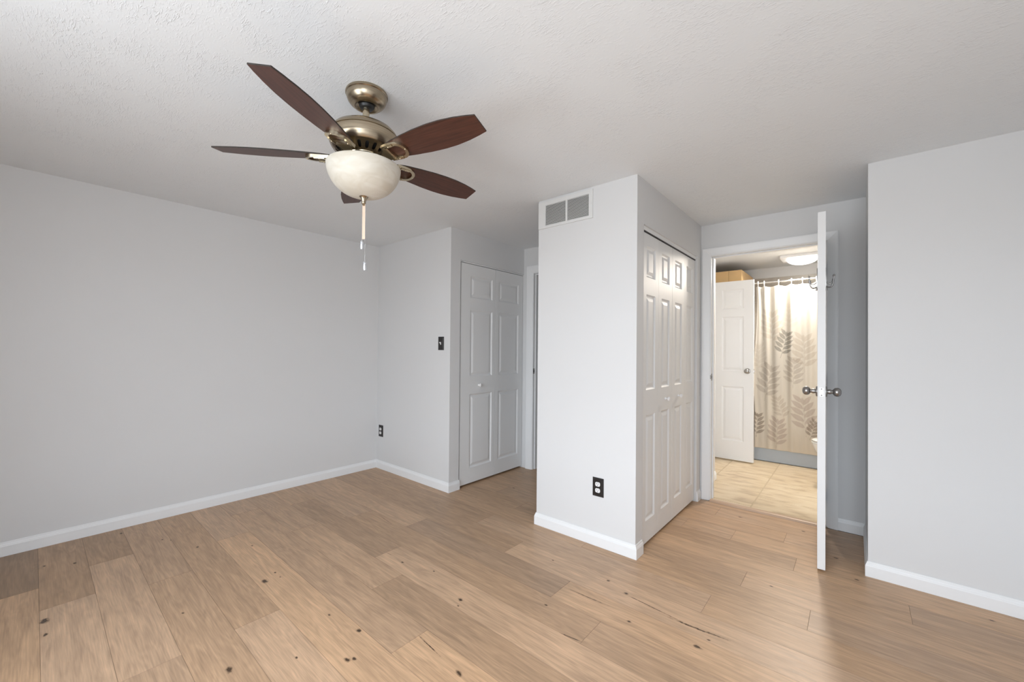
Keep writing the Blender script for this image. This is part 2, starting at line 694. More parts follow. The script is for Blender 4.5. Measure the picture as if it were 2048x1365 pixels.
BD0, BD1 = -0.919, -0.141
box(bm, BL, BD0, Y6, Y6+T, 0, H)
box(bm, BD1, X7+T, Y6, Y6+T, 0, H)
box(bm, BD0, BD1, Y6, Y6+T, 2.047, H)
struct('wall_bathroom', bm, M['wall'], 'grey wall around the open bathroom doorway', 'wall')
bm = new()
box(bm, X7, X7+T, Y8+T, Y6, 0, H)
box(bm, X7, XB+T, Y8, Y8+T, 0, H)
struct('wall_right', bm, M['wall'], 'bright grey wall at the right edge with its shallow return', 'wall')
bm = new()
box(bm, XB, XB+T, YF-T, Y8, 0, H)
struct('wall_side', bm, M['wall'], 'grey side wall to the right of the camera', 'wall')
bm = new()      # wall behind the camera with window opening
xs_ = [XL, WIN2[0], WIN2[1], WIN1[0], WIN1[1], XB]
for k in range(0, 6, 2):
    box(bm, xs_[k], xs_[k+1], YF-T, YF, 0, H)
for w_ in (WIN1, WIN2):
    box(bm, w_[0], w_[1], YF-T, YF, 0, w_[2])
    box(bm, w_[0], w_[1], YF-T, YF, w_[3], H)
struct('wall_front', bm, M['wall'], 'grey wall behind the camera with the daylight window', 'wall')
# hall and bathroom enclosure
bm = new()
box(bm, -1.66, -1.56, Y6+T, 6.2, 0, H)
box(bm, -1.56, -1.02, Y6+T, 4.34, 0, H)
struct('wall_bathroom_left', bm, M['wall'], 'bathroom side wall with the recess left of the doorway', 'wall')
bm = new()
box(bm, 0.42, 0.52, Y6+T, 6.2, 0, H)
struct('wall_bathroom_right', bm, M['wall'], 'bathroom wall to the right of the tub', 'wall')
bm = new()
box(bm, -1.56, 0.42, 6.1, 6.2, 0, H)
struct('wall_bathroom_back', bm, M['wall'], 'painted bathroom wall above the shower tile', 'wall')
bm = new()
box(bm, XL, -1.66, 4.75, 4.85, 0, H)
struct('wall_hall_far', bm, M['wall'], 'grey hallway wall beyond the hall doorway', 'wall')

bm = new()
box(bm, XL-T, XB+T, YF-T, 6.3, H, H+0.08)
struct('ceiling', bm, M['ceiling'], 'white ceiling with a stomped brush texture', 'ceiling')

# shower wall tiles on the back wall
bm = new()
zt = 2.175
zz = zt
row = 0
while zz > 0.4:
    hgt = 0.30
    xx = -1.545 + (0.15 if row % 2 else 0)
    while xx < 0.41:
        box(bm, xx+0.0015, min(xx+0.278, 0.415), 6.09, 6.0985, zz-hgt+0.002, zz-0.002)
        xx += 0.281
    zz -= hgt
    row += 1
struct('trim_4', bm, M['wall_tile'], 'band of tan shower wall tile behind the curtain', 'tile', bevel=0.001)

# ------------------------------------------------------------------ oak floor
bm = new()
tone_l = bm.loops.layers.float_color.new('tone')
uv_l = bm.loops.layers.uv.new('grain')
kn_l = bm.loops.layers.uv.new('knot')
BASE = np.array([0.545, 0.352, 0.215])
PW = 0.1873
Y0 = 1.157
JOINTS = {-8: [-2.6, -1.2], -7: [-3.137, -1.45], -6: [-2.865, -1.3, .3], -5: [-3.245, -2.04, -0.4], -4: [-2.766, -0.9],
          -3: [-2.051, -0.3], -2: [-3.067, -1.0, 0.35], -1: [-3.45, -1.42, 0.1], 0: [-2.86, -1.87, -0.35], 1: [-3.342, -2.145, -0.30],
          2: [-2.78, -0.875], 3: [-2.355, -1.15, .45], 4: [-1.615, 0.2], 5: [-3.3, -2.04, -0.55], 6: [-1.3, -.16],
          7: [-2.0, -.457], 8: [-2.35, -1.02, 0.2], 9: [-1.9, -.263], 10: [-2.2, -.926, -0.62], 11: [-2.5, -.35], 12: [-1.7, -0.8]}
TONES = {-7: [.62, .98, 1.0], -6: [.80, 1.06, .98, 1], -5: [.76, 1.05, .92, 1], -4: [.90, .93, .99],
         -3: [.90, 1.12, .95], -2: [1.0, 1.12, 1.04, 1.0], -1: [.97, .96, 1.1, 1.0], 0: [.93, 1.02, .86, .98], 1: [.98, .82, 1.10, .96],
         2: [.98, .90, .90], 3: [1.04, .80, 1.08, .96], 4: [.86, 1.10, 1.0], 5: [.9, .86, 1.0, .98], 6: [.97, .92, .96], 7: [.92, .86, 1.03],
         8: [1, .95, 1.02, .96], 9: [1, .84, 1.06], 10: [.95, .92, .98, 1.02], 11: [.95, .96, 1.0], 12: [.95, .92, .98]}
planks = []
n = -19
while Y0+PW*n < 5.0:
    ya, yb = Y0+PW*n, Y0+PW*(n+1)
    js = JOINTS.get(n)
    if js is None:
        js = sorted(rng.uniform(-3.2, 0.4, 2).tolist())
    xs = [XL-0.02]+list(js)+[XB+0.02]
    for k in range(len(xs)-1):
        tn = TONES.get(n, [])
        t = tn[k] if k < len(tn) else rng.uniform(.88, 1.06)
        hue = rng.uniform(-0.5, 0.5)
        c = BASE*t*np.array([1+0.045*hue, 1.0, 1-0.085*hue])
        planks.append((xs[k], xs[k+1], ya, yb, c, rng.uniform(0, 50), rng.uniform(0, 50), n))
    n += 1
g = 0.0009


def plank_tone(x, y):
    for p in planks:
        if p[0] <= x < p[1] and p[2] <= y < p[3]:
            return p
    return planks[0]


def quad(pts, c, uvs, kn=None, mi=0):
    vs = [bm.verts.new(p) for p in pts]
    f = bm.faces.new(vs)
    f.material_index = mi
    for i, l in enumerate(f.loops):
        l[tone_l] = (*c, 1)
        l[uv_l].uv = uvs[i]
        if kn:
            l[kn_l].uv = kn[i]


def oak_quad(pts, p, c, mi=0, kn=None):
    quad(pts, c, [(q[0]+p[5], q[1]+p[6]) for q in pts], kn, mi)


ZB = -0.0016
for p in planks:
    xa, xb, ya, yb, c = p[:5]
    ya2 = max(ya, YF-0.02)
    if ya2 >= yb:
        continue
    yb2 = yb
    # bathroom takes over beyond the threshold
    segs = [(xa, xb)]
    if yb > 3.70 and ya < 3.70:
        segs = [(xa, xb)]
        yb2 = 3.69
        if xa < -1.66:
            yb2 = yb
            segs = [(xa, min(xb, -1.66))]
            if xb > -1.66:
                planks.append((-1.66, xb, ya, 3.69, c, p[5], p[6], p[7]))
    elif yb > 3.72:
        segs = [(xa, min(xb, -1.66))] if xa < -1.66 else []
    for xa_, xb_ in segs:
        for (X0, X1, Y0_, Y1_) in ((xa_+g, xb_-g, ya2+g, yb2-g),):
            oak_quad([(X0, Y0_, 0), (X1, Y0_, 0), (X1, Y1_, 0), (X0, Y1_, 0)], p, c)
            dc = c*0.62
            # eased edges
            for a, b_ in (((X0, Y0_), (X1, Y0_)), ((X1, Y0_), (X1, Y1_)), ((X1, Y1_), (X0, Y1_)), ((X0, Y1_), (X0, Y0_))):
                cx, cy = (X0+X1)/2, (Y0_+Y1_)/2
                e = 0.0016

                def out(q):
                    return (q[0]+(e if q[0] > cx else -e), q[1]+(e if q[1] > cy else -e), ZB)
                oak_quad([(a[0], a[1], 0), out(a), out(b_), (b_[0], b_[1], 0)], p, dc)
# knots and drying cracks lying in the planks
KN = [(-3.348, 0.170, 1.0), (-3.428, 0.055, 0.8), (-3.066, 0.682, 1.0), (-3.347, 0.558, 0.6), (-2.835, 0.912, 0.7), (-2.357, 0.821, 1.7),
      (-2.405, 0.889, 0.7), (-2.339, 0.891, 0.6), (-1.839, 0.917, 0.8), (-2.747, 0.048, 2.0), (-2.612, 0.049, 1.0), (-2.356, 0.472, 0.8),
      (-1.810, 0.509, 1.4), (-1.682, 0.707, 0.6), (-3.658, 0.397, 1.0), (-3.298, 0.593, 0.5), (-1.976, 1.421, 0.9), (-1.767, 1.482, 0.6),
      (-1.468, 1.402, 1.2), (-1.443, 1.362, 0.6), (-1.640, 0.954, 1.2), (-1.522, 0.835, 1.2), (-1.505, 0.857, 0.9), (-1.140, 1.084, 1.2),
      (-2.300, 2.836, 1.0), (-0.999, 2.048, 0.8), (-0.879, 2.001, 1.0), (-0.778, 1.805, 1.0), (-1.340, 2.025, 0.6), (-1.130, 1.651, 0.8),
      (-0.497, 1.844, 1.3), (-0.088, 3.191, 1.0), (-0.269, 3.512, 1.0), (-0.648, 3.489, 1.0), (0.009, 2.966, 0.8),
      (-0.333, 2.578, 0.8), (0.479, 2.942, 0.8), (-0.472, 1.919, 0.6)]
CR = [((-1.132, 1.840), (-0.901, 1.846), 1), ((-0.882, 1.994), (-0.60, 1.966), 1.2), ((-0.63, 1.958), (-0.455, 1.968), 2.4), ((-0.50, 1.970), (-0.398, 1.975), 1.2),
      ((-0.967, 1.532), (-0.879, 1.545), 1.3), ((-1.412, 1.108), (-1.275, 1.095), 1.2), ((-2.152, 1.422), (-2.086, 1.427), .8), ((-2.657, 1.701), (-2.45, 1.674), .7)]
zk = 0.00025


def decal(cx, cy, hx, hy, ang=0.0):
    p = plank_tone(cx, cy)
    ca, sa = math.cos(ang), math.sin(ang)
    pts, kn = [], []
    for a, b_ in ((-1, -1), (1, -1), (1, 1), (-1, 1)):
        x, y = a*hx, b_*hy
        pts.append((cx+x*ca-y*sa, cy+x*sa+y*ca, zk))
        kn.append((a, b_))
    oak_quad(pts, p, p[4], 1, kn)


for x, y, s in KN:
    decal(x, y, 0.019*s, 0.011*s, rng.uniform(-.15, .15))
for a, b_, w in CR:
    a, b_ = Vector(a), Vector(b_)
    d = b_-a
    decal(*((a+b_)/2), d.length*0.75, 0.0034*w, math.atan2(d.y, d.x))
# sub floor under everything
vs = [(XL-T, YF-T), (XB+T, YF-T), (XB+T, 6.3), (XL-T, 6.3)]
box(bm, XL-T, XB+T, YF-T, 6.3, -0.08, ZB-0.0002, 2)
struct('floor', bm, [M['oak'], M['knot'], M['dark']], 'wide oak plank floor with knots', 'floor', recalc=False)

# bathroom floor tiles
bm = new()
box(bm, -1.56, 0.42, 3.70, 6.1, -0.0005, 0.004, 1)


def tiles(xa, xb, y_lines):
    for ya, yb in zip(y_lines[:-1], y_lines[1:]):
        box(bm, xa+0.0025, xb-0.0025, ya+0.0025, yb-0.0025, 0.003, 0.0065, 0)


tiles(-1.56, -1.045, [3.705, 4.22, 4.72, 5.22, 5.43])
tiles(-1.04, -0.625, [3.705, 3.78, 4.275, 4.77, 5.265, 5.43])
tiles(-0.62, -0.1, [3.705, 4.06, 4.565, 5.07, 5.43])
tiles(-0.095, 0.42, [3.705, 3.8, 4.3, 4.8, 5.3, 5.43])
struct('floor_bathroom', bm, [M['tile'], M['grout']], 'tan travertine look bathroom floor tile', 'floor', bevel=0.0008)

# wooden threshold
bm = new()
prof = [(0, 0), (0.0, 0.004), (0.006, 0.011), (0.018, 0.0145), (0.034, 0.0145), (0.055, 0.012), (0.063, 0.0)]
sweep(bm, [(BD0+0.015, 3.672, 0), (BD1-0.016, 3.672, 0)], prof, (0, 0, 1))
oak_t = simple('oak_reducer', (0.52, 0.36, 0.25), 0.4, noise=0.08, nscale=12)
struct('trim_5', bm, oak_t, 'rounded oak threshold strip in the bathroom doorway', 'threshold', smooth=50)

# ------------------------------------------------------------------ baseboards
TB, HB = 0.012, 0.082
bprof = [(0, 0), (TB, 0), (TB, 0.058), (TB-0.0015, 0.061), (TB-0.0025, 0.066), (TB-0.006, 0.073), (0.005, 0.0795), (0.004, HB), (0, HB)]


def baseboard(name, path, label, flip=1):
    b_ = new()
    sweep(b_, [(x, y, 0.0005) for x, y in path], bprof, (0, 0, 1), flip)
    struct(name, b_, M['trim'], label, 'baseboard')


baseboard('baseboard_left', [(XL, YF), (XL, YB), (X2, YB), (X2, 2.487)], 'white baseboard along the left wall and round to the closet', -1)
baseboard('baseboard_pillar', [(BL, YH), (BL, YB), (BR, YB), (BR, 2.462)], 'white baseboard wrapped around the foot of the pillar', -1)
# the two runs above put the profile on the room side: left walls use lateral (0,0,1)x d
baseboard('baseboard_bathroom', [(BR, 3.602), (BR, Y6-0.016)], 'short white baseboard beside the bathroom casing', -1)
baseboard('baseboard_right', [(-0.098, Y6), (X7, Y6), (X7, Y8), (XB, Y8)], 'white baseboard below the right wall and its return', -1)
baseboard('baseboard_side', [(XB, Y8-TB), (XB, YF), (XL+TB, YF)], 'white baseboard on the walls behind the camera', -1)
baseboard('baseboard_recess', [(-1.02, Y6+T), (-1.02, 4.34), (-1.56, 4.34)], 'white baseboard end inside the bathroom doorway', -1)
baseboard('baseboard_hall', [(XL, 4.75), (-1.66, 4.75)], 'white baseboard of the hallway', -1)

# ------------------------------------------------------------------ door casings
def casing(path, name_parent, nrm, flip, w=0.060):
    b_ = new()
    pr = [(0, 0), (0, 0.006), (0.004, 0.0085), (0.018, 0.0105), (0.030, 0.0125), (0.044, 0.0145), (w-0.006, 0.0155), (w, 0.0135), (w, 0)]
    sweep(b_, path, pr, nrm, flip)
    return obj('casing', b_, M['trim'], name_parent)


def struct_empty(name, label):
    o = bpy.data.objects.new(name, None)
    COL.objects.link(o)
    o['kind'] = 'structure'
    o['label'] = label
    o['category'] = 'door frame'
    return o


# hall doorway (door_1)
d1 = struct_empty('door_1', 'white hall doorway frame glimpsed left of the pillar')
JI = 0.015
casing([(HD0+JI-0.006, YH, 0), (HD0+JI-0.006, YH, 2.036), (HD1-JI+0.006, YH, 2.036), (HD1-JI+0.006, YH, 0)], d1, (0, -1, 0), 1, 0.076)
bm = new()
box(bm, HD0, HD0+JI, YH-0.001, YH+T+0.001, 0, 2.045)
box(bm, HD1-JI, HD1, YH-0.001, YH+T+0.001, 0, 2.045)
box(bm, HD0+JI, HD1-JI, YH-0.001, YH+T+0.001, 2.030, 2.045)
obj('jamb', bm, M['trim'], d1, bevel=0.001)
bm = new()
box(bm, HD0+JI, HD0+JI+0.011, YH+0.030, YH+0.066, 0, 2.030)
box(bm, HD1-JI-0.011, HD1-JI, YH+0.030, YH+0.066, 0, 2.030)
box(bm, HD0+JI+0.011, HD1-JI-0.011, YH+0.030, YH+0.066, 2.019, 2.030)
obj('door_stop', bm, M['trim'], d1, bevel=0.002)
bm = new()
box(bm, HD0+JI-0.0005, HD0+JI+0.0015, YH+0.001, YH+0.027, 0.99, 1.045, 0)
box(bm, HD0+JI+0.0014, HD0+JI+0.0018, YH+0.009, YH+0.020, 1.006, 1.028, 1)
o = obj('strike_plate', bm, [M['nickel'], M['dark']], d1)
o['label'] = 'metal strike plate on the white jamb'

# bathroom doorway (door_2)
d2 = struct_empty('door_2', 'white frame of the open bathroom doorway')
casing([(BD0+JI-0.006, Y6, 0), (BD0+JI-0.006, Y6, 2.037), (BD1-JI+0.006, Y6, 2.037), (BD1-JI+0.006, Y6, 0)], d2, (0, -1, 0), 1, 0.062)
casing([(BD0+JI-0.006, Y6+T, 0), (BD0+JI-0.006, Y6+T, 2.037), (BD1-JI+0.006, Y6+T, 2.037), (BD1-JI+0.006, Y6+T, 0)], d2, (0, 1, 0), -1, 0.062)
bm = new()
box(bm, BD0, BD0+JI, Y6-0.001, Y6+T+0.001, 0, 2.047)
box(bm, BD1-JI, BD1, Y6-0.001, Y6+T+0.001, 0, 2.047)
box(bm, BD0+JI, BD1-JI, Y6-0.001, Y6+T+0.001, 2.032, 2.047)
obj('jamb', bm, M['trim'], d2, bevel=0.001)
bm = new()
box(bm, BD0+JI, BD0+JI+0.010, Y6+0.040, Y6+0.075, 0.007, 2.032)
box(bm, BD1-JI-0.010, BD1-JI, Y6+0.040, Y6+0.075, 0.007, 2.032)
box(bm, BD0+JI+0.010, BD1-JI-0.010, Y6+0.040, Y6+0.075, 2.022, 2.032)
obj('door_stop', bm, M['trim'], d2, bevel=0.002)
bm = new()
box(bm, BD0+JI-0.0005, BD0+JI+0.0015, Y6+0.001, Y6+0.034, 0.995, 1.052, 0)
box(bm, BD0+JI+0.0014, BD0+JI+0.0018, Y6+0.012, Y6+0.024, 1.012, 1.035, 1)
box(bm, BD0+JI-0.010, BD0+JI+0.0015, Y6-0.0035, Y6+0.001, 1.008, 1.040, 0)
o = obj('strike_plate', bm, [M['nickel'], M['dark']], d2)
o['label'] = 'metal strike plate on the left jamb'

# window behind the camera
for nm, w_, lb in (('window_1', WIN1, 'window right behind the camera that lets in the daylight'),
                   ('window_2', WIN2, 'second window behind the camera near the left wall')):
    w1 = bpy.data.objects.new(nm, None)
    COL.objects.link(w1)
    w1['kind'] = 'structure'
    w1['category'] = 'window'
    w1['label'] = lb
    bm = new()
    x0, x1, z0, z1 = w_
    for a in (x0, x1-0.04):
        box(bm, a, a+0.04, YF-0.09, YF-0.05, z0, z1)
    for a in (z0, (z0+z1)/2-0.02, z1-0.04):
        box(bm, x0, x1, YF-0.088, YF-0.052, a, a+0.04)
    obj('window_frame', bm, M['trim'], w1)
    bm = new()
    box(bm, x0-0.03, x1+0.03, YF, YF+0.03, z0-0.03, z0)
    obj('window_sill', bm, M['trim'], w1, bevel=0.003)


# ------------------------------------------------------------------ moulded panel doors
def panel_face(bm, xs, zs, panels, y, sgn, W_, Hh, flat_ok=True):
    """front (sgn=-1) or back (sgn=+1) skin with pressed panels"""
    gx = sorted(set([0, W_]+[v for p in panels for v in (p[0], p[1])]))
    gz = sorted(set([0, Hh]+[v for p in panels for v in (p[2], p[3])]))
    for i in range(len(gx)-1):
        for j in range(len(gz)-1):
            a, b_, c, d = gx[i], gx[i+1], gz[j], gz[j+1]
            hit = [p for p in panels if p[0] <= a+1e-6 and p[1] >= b_-1e-6 and p[2] <= c+1e-6 and p[3] >= d-1e-6]
            if hit:
                continue
            bm.faces.new([bm.verts.new((px, y, pz)) for px, pz in ((a, c), (b_, c), (b_, d), (a, d))])
    for (a, b_, c, d) in panels:
        k = min(1.0, (b_-a)/0.16)
        rings = []
        for ins, dep in ((0, 0), (0.004, 0.0035), (0.011*k, 0.0080), (0.020*k, 0.0085), (0.036*k, 0.0035), (0.042*k, 0.0020)):
            yy = y - sgn*dep
            rings.append([bm.verts.new(q) for q in ((a+ins, yy, c+ins), (b_-ins, yy, c+ins), (b_-ins, yy, d-ins), (a+ins, yy, d-ins))])
        for r0, r1 in zip(rings[:-1], rings[1:]):
            for m in range(4):
                n_ = (m+1) % 4
                bm.faces.new((r0[m], r0[n_], r1[n_], r1[m]))
        bm.faces.new(rings[-1])


def leaf_mesh(W_, Hh, T_, panels):
    bm = new()
    panel_face(bm, None, None, panels, 0, -1, W_, Hh)
    panel_face(bm, None, None, panels, T_, 1, W_, Hh)
    for q in (((0, 0, 0), (0, T_, 0), (0, T_, Hh), (0, 0, Hh)), ((W_, 0, 0), (W_, T_, 0), (W_, T_, Hh), (W_, 0, Hh)),
              ((0, 0, 0), (W_, 0, 0), (W_, T_, 0), (0, T_, 0)), ((0, 0, Hh), (W_, 0, Hh), (W_, T_, Hh), (0, T_, Hh))):
        bm.faces.new([bm.verts.new(p) for p in q])
    bmesh.ops.remove_doubles(bm, verts=bm.verts[:], dist=1e-5)
    return bm


def small_knob(parent, loc, mat, s=1.0):
    """little round closet knob pointing along -y of its parent"""
    bm = new()
    pr = [(0.0001, 0.0), (0.0095, 0.0), (0.0085, -0.004), (0.0055, -0.009), (0.0065, -0.013), (0.0125, -0.017), (0.0155, -0.022), (0.0145, -0.028), (0.009, -0.032), (0.0001, -0.033)]
    lathe(bm, [(r*s, z*s) for r, z in pr], 24, False, axis='Y')
    return obj('knob', bm, mat, parent, loc=loc, smooth=60)


def door_knob(parent, loc, side, mat):
    """round passage knob; side = -1 points to -y, +1 to +y of the parent"""
    bm = new()
    pr = [(0.0001, 0), (0.030, 0), (0.031, 0.003), (0.028, 0.007), (0.0125, 0.009), (0.0135, 0.014), (0.0145, 0.021), (0.0115, 0.027), (0.0105, 0.032),
          (0.018, 0.036), (0.0235, 0.042), (0.0255, 0.050), (0.0245, 0.058), (0.019, 0.066), (0.010, 0.070), (0.0001, 0.071)]
    lathe(bm, [(r, z*side) for r, z in pr], 32, False, axis='Y')
    return obj('knob', bm, mat, parent, loc=loc, smooth=60)


# closet on the left: one pair of bifold leaves, front faces +x
DZ0 = 0.018
HL = 2.010
rows = [(0.155-DZ0, 0.829-DZ0), (0.989-DZ0, 1.600-DZ0), (1.711-DZ0, 1.912-DZ0)]


def bifold(label, x, ya, yb, pan, group, knob_y=None, HL=1.999):
    t = thing('bifold_door', label, 'closet door', (x, ya, DZ0), math.pi/2, group)
    W_ = yb-ya
    m = leaf_mesh(W_, HL, 0.030, [(pan[0]-ya, pan[1]-ya, r[0], r[1]) for r in rows])
    obj('door_leaf', m, M['door'], t)
    if knob_y is not None:
        small_knob(t, (knob_y-ya, -0.0002, 0.905-DZ0), M['white_plastic'], 1.05)
    return t


xf = X2-0.010
bifold('white bifold leaf with a knob in the closet left of the pillar', xf, 2.500, 2.960, (2.620, 2.917), 'bifold leaves of the left closet', 2.737)
bifold('white bifold leaf without knob nearest the hall doorway', xf, 2.963, 3.392, (3.012, 3.322), 'bifold leaves of the left closet')
# closet in the pillar: four narrow leaves
xg = BR-0.018
Ls = 0.2705
y_s = 2.505
gname = 'bifold leaves of the pillar closet'
for k, (lab, kn) in enumerate((('white narrow bifold leaf beside the near corner of the pillar', None),
                               ('white narrow bifold leaf with the nearer of two knobs', 0.40),
                               ('white narrow bifold leaf with the farther of two knobs', 0.66),
                               ('white narrow bifold leaf next to the bathroom door casing', None))):
    ya = y_s+k*(Ls+0.0015)
    if k > 1:
        ya += 0.002
    yb = ya+Ls
    a, b_ = (ya+0.058, yb-0.058)
    bifold(lab, xg, ya, yb, (a, b_), gname, None if kn is None else ya+Ls*0.5, 1.972)
# closet tracks, with gap shade painted in below the pillar one
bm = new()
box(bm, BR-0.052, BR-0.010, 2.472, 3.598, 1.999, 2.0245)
box(bm, BR-0.050, BR-0.013, 2.473, 3.597, 1.9925, 1.9985, 1)  # added black strip, stands in for shade in the gap above the leaves
struct('trim_1', bm, [M['trim'], M['black']], 'thin white closet track under the pillar header with painted gap shade', 'track')
bm = new()
box(bm, X2-0.05, X2-0.008, 2.484, 3.396, 2.022, 2.0315)
struct('trim_2', bm, M['trim'], 'thin white closet track under the left header', 'track')

# ------------------------------------------------------------------ bathroom entrance door leaf (open)
LD_W, LD_T, LD_Z0, LD_H = 0.765, 0.036, 0.014, 2.026
prow = [(0.215, 0.825), (1.00, 1.615), (1.705, 1.925)]


def six_panels(W_):
    st, mu = 0.094, (W_-2*0.094-2*(W_-0.278)/2)
    pw = (W_-0.278)/2
    out = []
    for a in (st, W_-st-pw):
        for r in prow:
            out.append((a, a+pw, r[0], r[1]))
    return out


pinx, piny = -0.168+0.036, 3.700
ang = math.radians(-90+3.2)      # direction of the leaf from the hinge
t = thing('passage_door', 'white door standing open edge-on beside the bathroom doorway', 'door', (-0.2035, 3.6985, LD_Z0), 0)
# local x runs from hinge to latch edge, local -y = left (bathroom-facing) side when open
t.rotation_euler = (0, 0, ang)
obj('door_leaf', leaf_mesh(LD_W, LD_H, LD_T, six_panels(LD_W)), M['door'], t)
# shift so that thickness straddles correctly: leaf occupies local y 0..T (toward +x world)
kz = 1.014-LD_Z0
door_knob(t, (LD_W-0.058, -0.0002, kz), -1, M['nickel'])
door_knob(t, (LD_W-0.058, LD_T+0.0002, kz), 1, M['nickel'])
bm = new()
box(bm, LD_W-0.0005, LD_W+0.0012, 0.0085, 0.0275, kz-0.024, kz+0.024, 0)
box(bm, LD_W+0.001, LD_W+0.008, 0.013, 0.023, kz-0.008, kz+0.008, 0)
for dz in (-0.018, 0.018):
    lathe(bm, [(0.0001, LD_W+0.0012), (0.0035, LD_W+0.0012), (0.003, LD_W+0.0022), (0.0001, LD_W+0.0024)], 12, False, axis='X', org=(0, 0.018, kz+dz))
o = obj('latch_plate', bm, M['nickel'], t)
o['label'] = 'bright steel latch plate on the door edge'
for hz in (0.20, 1.02, 1.82):
    bm = new()
    lathe(bm, [(0.0055, hz-0.04), (0.0055, hz+0.04)], 12, True, org=(-0.004, LD_T+0.004, 0))
    box(bm, 0.0, 0.028, LD_T-0.0005, LD_T+0.0012, hz-0.04, hz+0.04)
    obj('hinge', bm, M['black_plate'], t)


def hook_mesh(side, y0):
    """double robe hook with backplate, standing off the door face at y0 toward side"""
    bm = new()
    s = side
    # oval plate
    pl = []
    for i in range(28):
        a = 2*math.pi*i/28
        pl.append((0.013*math.cos(a), 0.066*math.sin(a)))
    prism(bm, pl, 0, 0.004, xf=lambda p: Vector((p.x, y0+s*p.z, p.y)))
    for dx in (-0.004, 0.004):
        pts = []
        for u in range(15):
            f = u/14
            # upper long arm: sweeps out and up
            pts.append((dx*3.2*f, y0+s*(0.004+0.036*math.sin(f*math.pi*0.5)), -0.046-0.012*math.sin(f*math.pi)+0.062*f**2.5))
        tube(bm, pts, [0.0042-0.001*i/14 for i in range(15)], 10)
        bmesh.ops.create_icosphere(bm, subdivisions=2, radius=0.0058, matrix=Matrix.Translation(pts[-1]))
    pts = [(0, y0+s*(0.004+0.031*math.sin(u/12*math.pi*0.5)), -0.020-0.014*math.sin(u/12*math.pi)+0.016*(u/12)**2) for u in range(13)]
    tube(bm, pts, 0.0035, 10)
    tube(bm, [(0, y0+s*0.003, -0.052), (0, y0+s*0.006, -0.062), (0, y0+s*0.005, -0.070)], [0.005, 0.0045, 0.004], 8)
    return bm


# door coordinates: hooks at world y~3.10 -> local x = 3.699-3.10
hx = 0.60
for s, y0, lab in ((-1, -0.0004, 'dark metal double robe hook on the bathroom side of the open door'),
                   (1, LD_T-0.0002, 'dark metal double robe hook on the wall side of the open door')):
    hk = obj('robe_hook', hook_mesh(s, y0 if s < 0 else y0+0.0004), M['nickel'], smooth=50)
    tag(hk, lab, 'hook', 'robe hooks on the open door')
    hk.matrix_world = Matrix.Translation(t.location) @ Matrix.Rotation(ang, 4, 'Z') @ Matrix.Translation((hx, 0, 1.668-LD_Z0+0.012))

# ------------------------------------------------------------------ inner linen door in the bathroom
LI_W = 0.718
t = thing('passage_door', 'white six panel door standing inside the bathroom before the curtain', 'door', (-0.840-LI_W, 5.200, 0.018), 0)
obj('door_leaf', leaf_mesh(LI_W, 2.018, 0.034, [(a, b_, c-0.002, d) for a, b_, c, d in six_panels(LI_W)]), M['door'], t)
door_knob(t, (LI_W-0.058, -0.0002, 1.005), -1, M['nickel'])
bm = new()
box(bm, LI_W-0.0005, LI_W+0.0012, 0.008, 0.026, 0.980, 1.030)
box(bm, LI_W+0.001, LI_W+0.008, 0.012, 0.022, 0.997, 1.013)
obj('latch_plate', bm, M['steel'], t)

# ------------------------------------------------------------------ plywood box above it
t = thing('shelf_box', 'pine board box fixed above the white door inside the bathroom', 'box', (-1.56, 5.40, 2.060))
bm = new()
box(bm, 0.001, 0.43, 0, 0.018, 0, 0.133)
obj('front_board', bm, M['plywood'], t, bevel=0.001)
bm = new()
box(bm, 0.432, 0.565, 0, 0.018, 0, 0.133)
obj('front_board', bm, M['plywood'], t, bevel=0.001)
bm = new()
box(bm, 0.547, 0.565, 0.0185, 0.685, 0, 0.133)
obj('side_board', bm, M['plywood'], t, bevel=0.001)
bm = new()
box(bm, 0.001, 0.5465, 0.0185, 0.685, 0.0, 0.018)
obj('bottom_board', bm, M['plywood'], t)

# ------------------------------------------------------------------ bathtub, rod, curtain
t = thing('bathtub', 'grey bathtub apron showing below the printed shower curtain', 'bathtub', (-0.95, 5.43, 0.0))
bm = new()
box(bm, 0, 1.368, 0, 0.03, 0.0068, 0.40)
obj('apron', bm, M['tub'], t, bevel=0.008)
bm = new()
LX, LY = 1.368, 0.655
outer = [(0, -0.008), (LX, -0.008), (LX, LY), (0, LY)]
inner = [(0.08, 0.06), (LX-0.10, 0.06), (LX-0.10, LY-0.07), (0.08, LY-0.07)]
inb = [(0.20, 0.12), (LX-0.2, 0.12), (LX-0.2, LY-0.13), (0.20, LY-0.13)]
ro = [bm.verts.new((x, y, 0.40)) for x, y in outer]
rt = [bm.verts.new((x, y, 0.42)) for x, y in outer]
ri = [bm.verts.new((x, y, 0.42)) for x, y in inner]
rb = [bm.verts.new((x, y, 0.08)) for x, y in inb]
for a, b_ in ((ro, rt), (rt, ri), (ri, rb)):
    for i in range(4):
        j = (i+1) % 4
        bm.faces.new((a[i], a[j], b_[j], b_[i]))
bm.faces.new(rb)
obj('basin', bm, M['tub'], t, bevel=0.01, recalc=True)

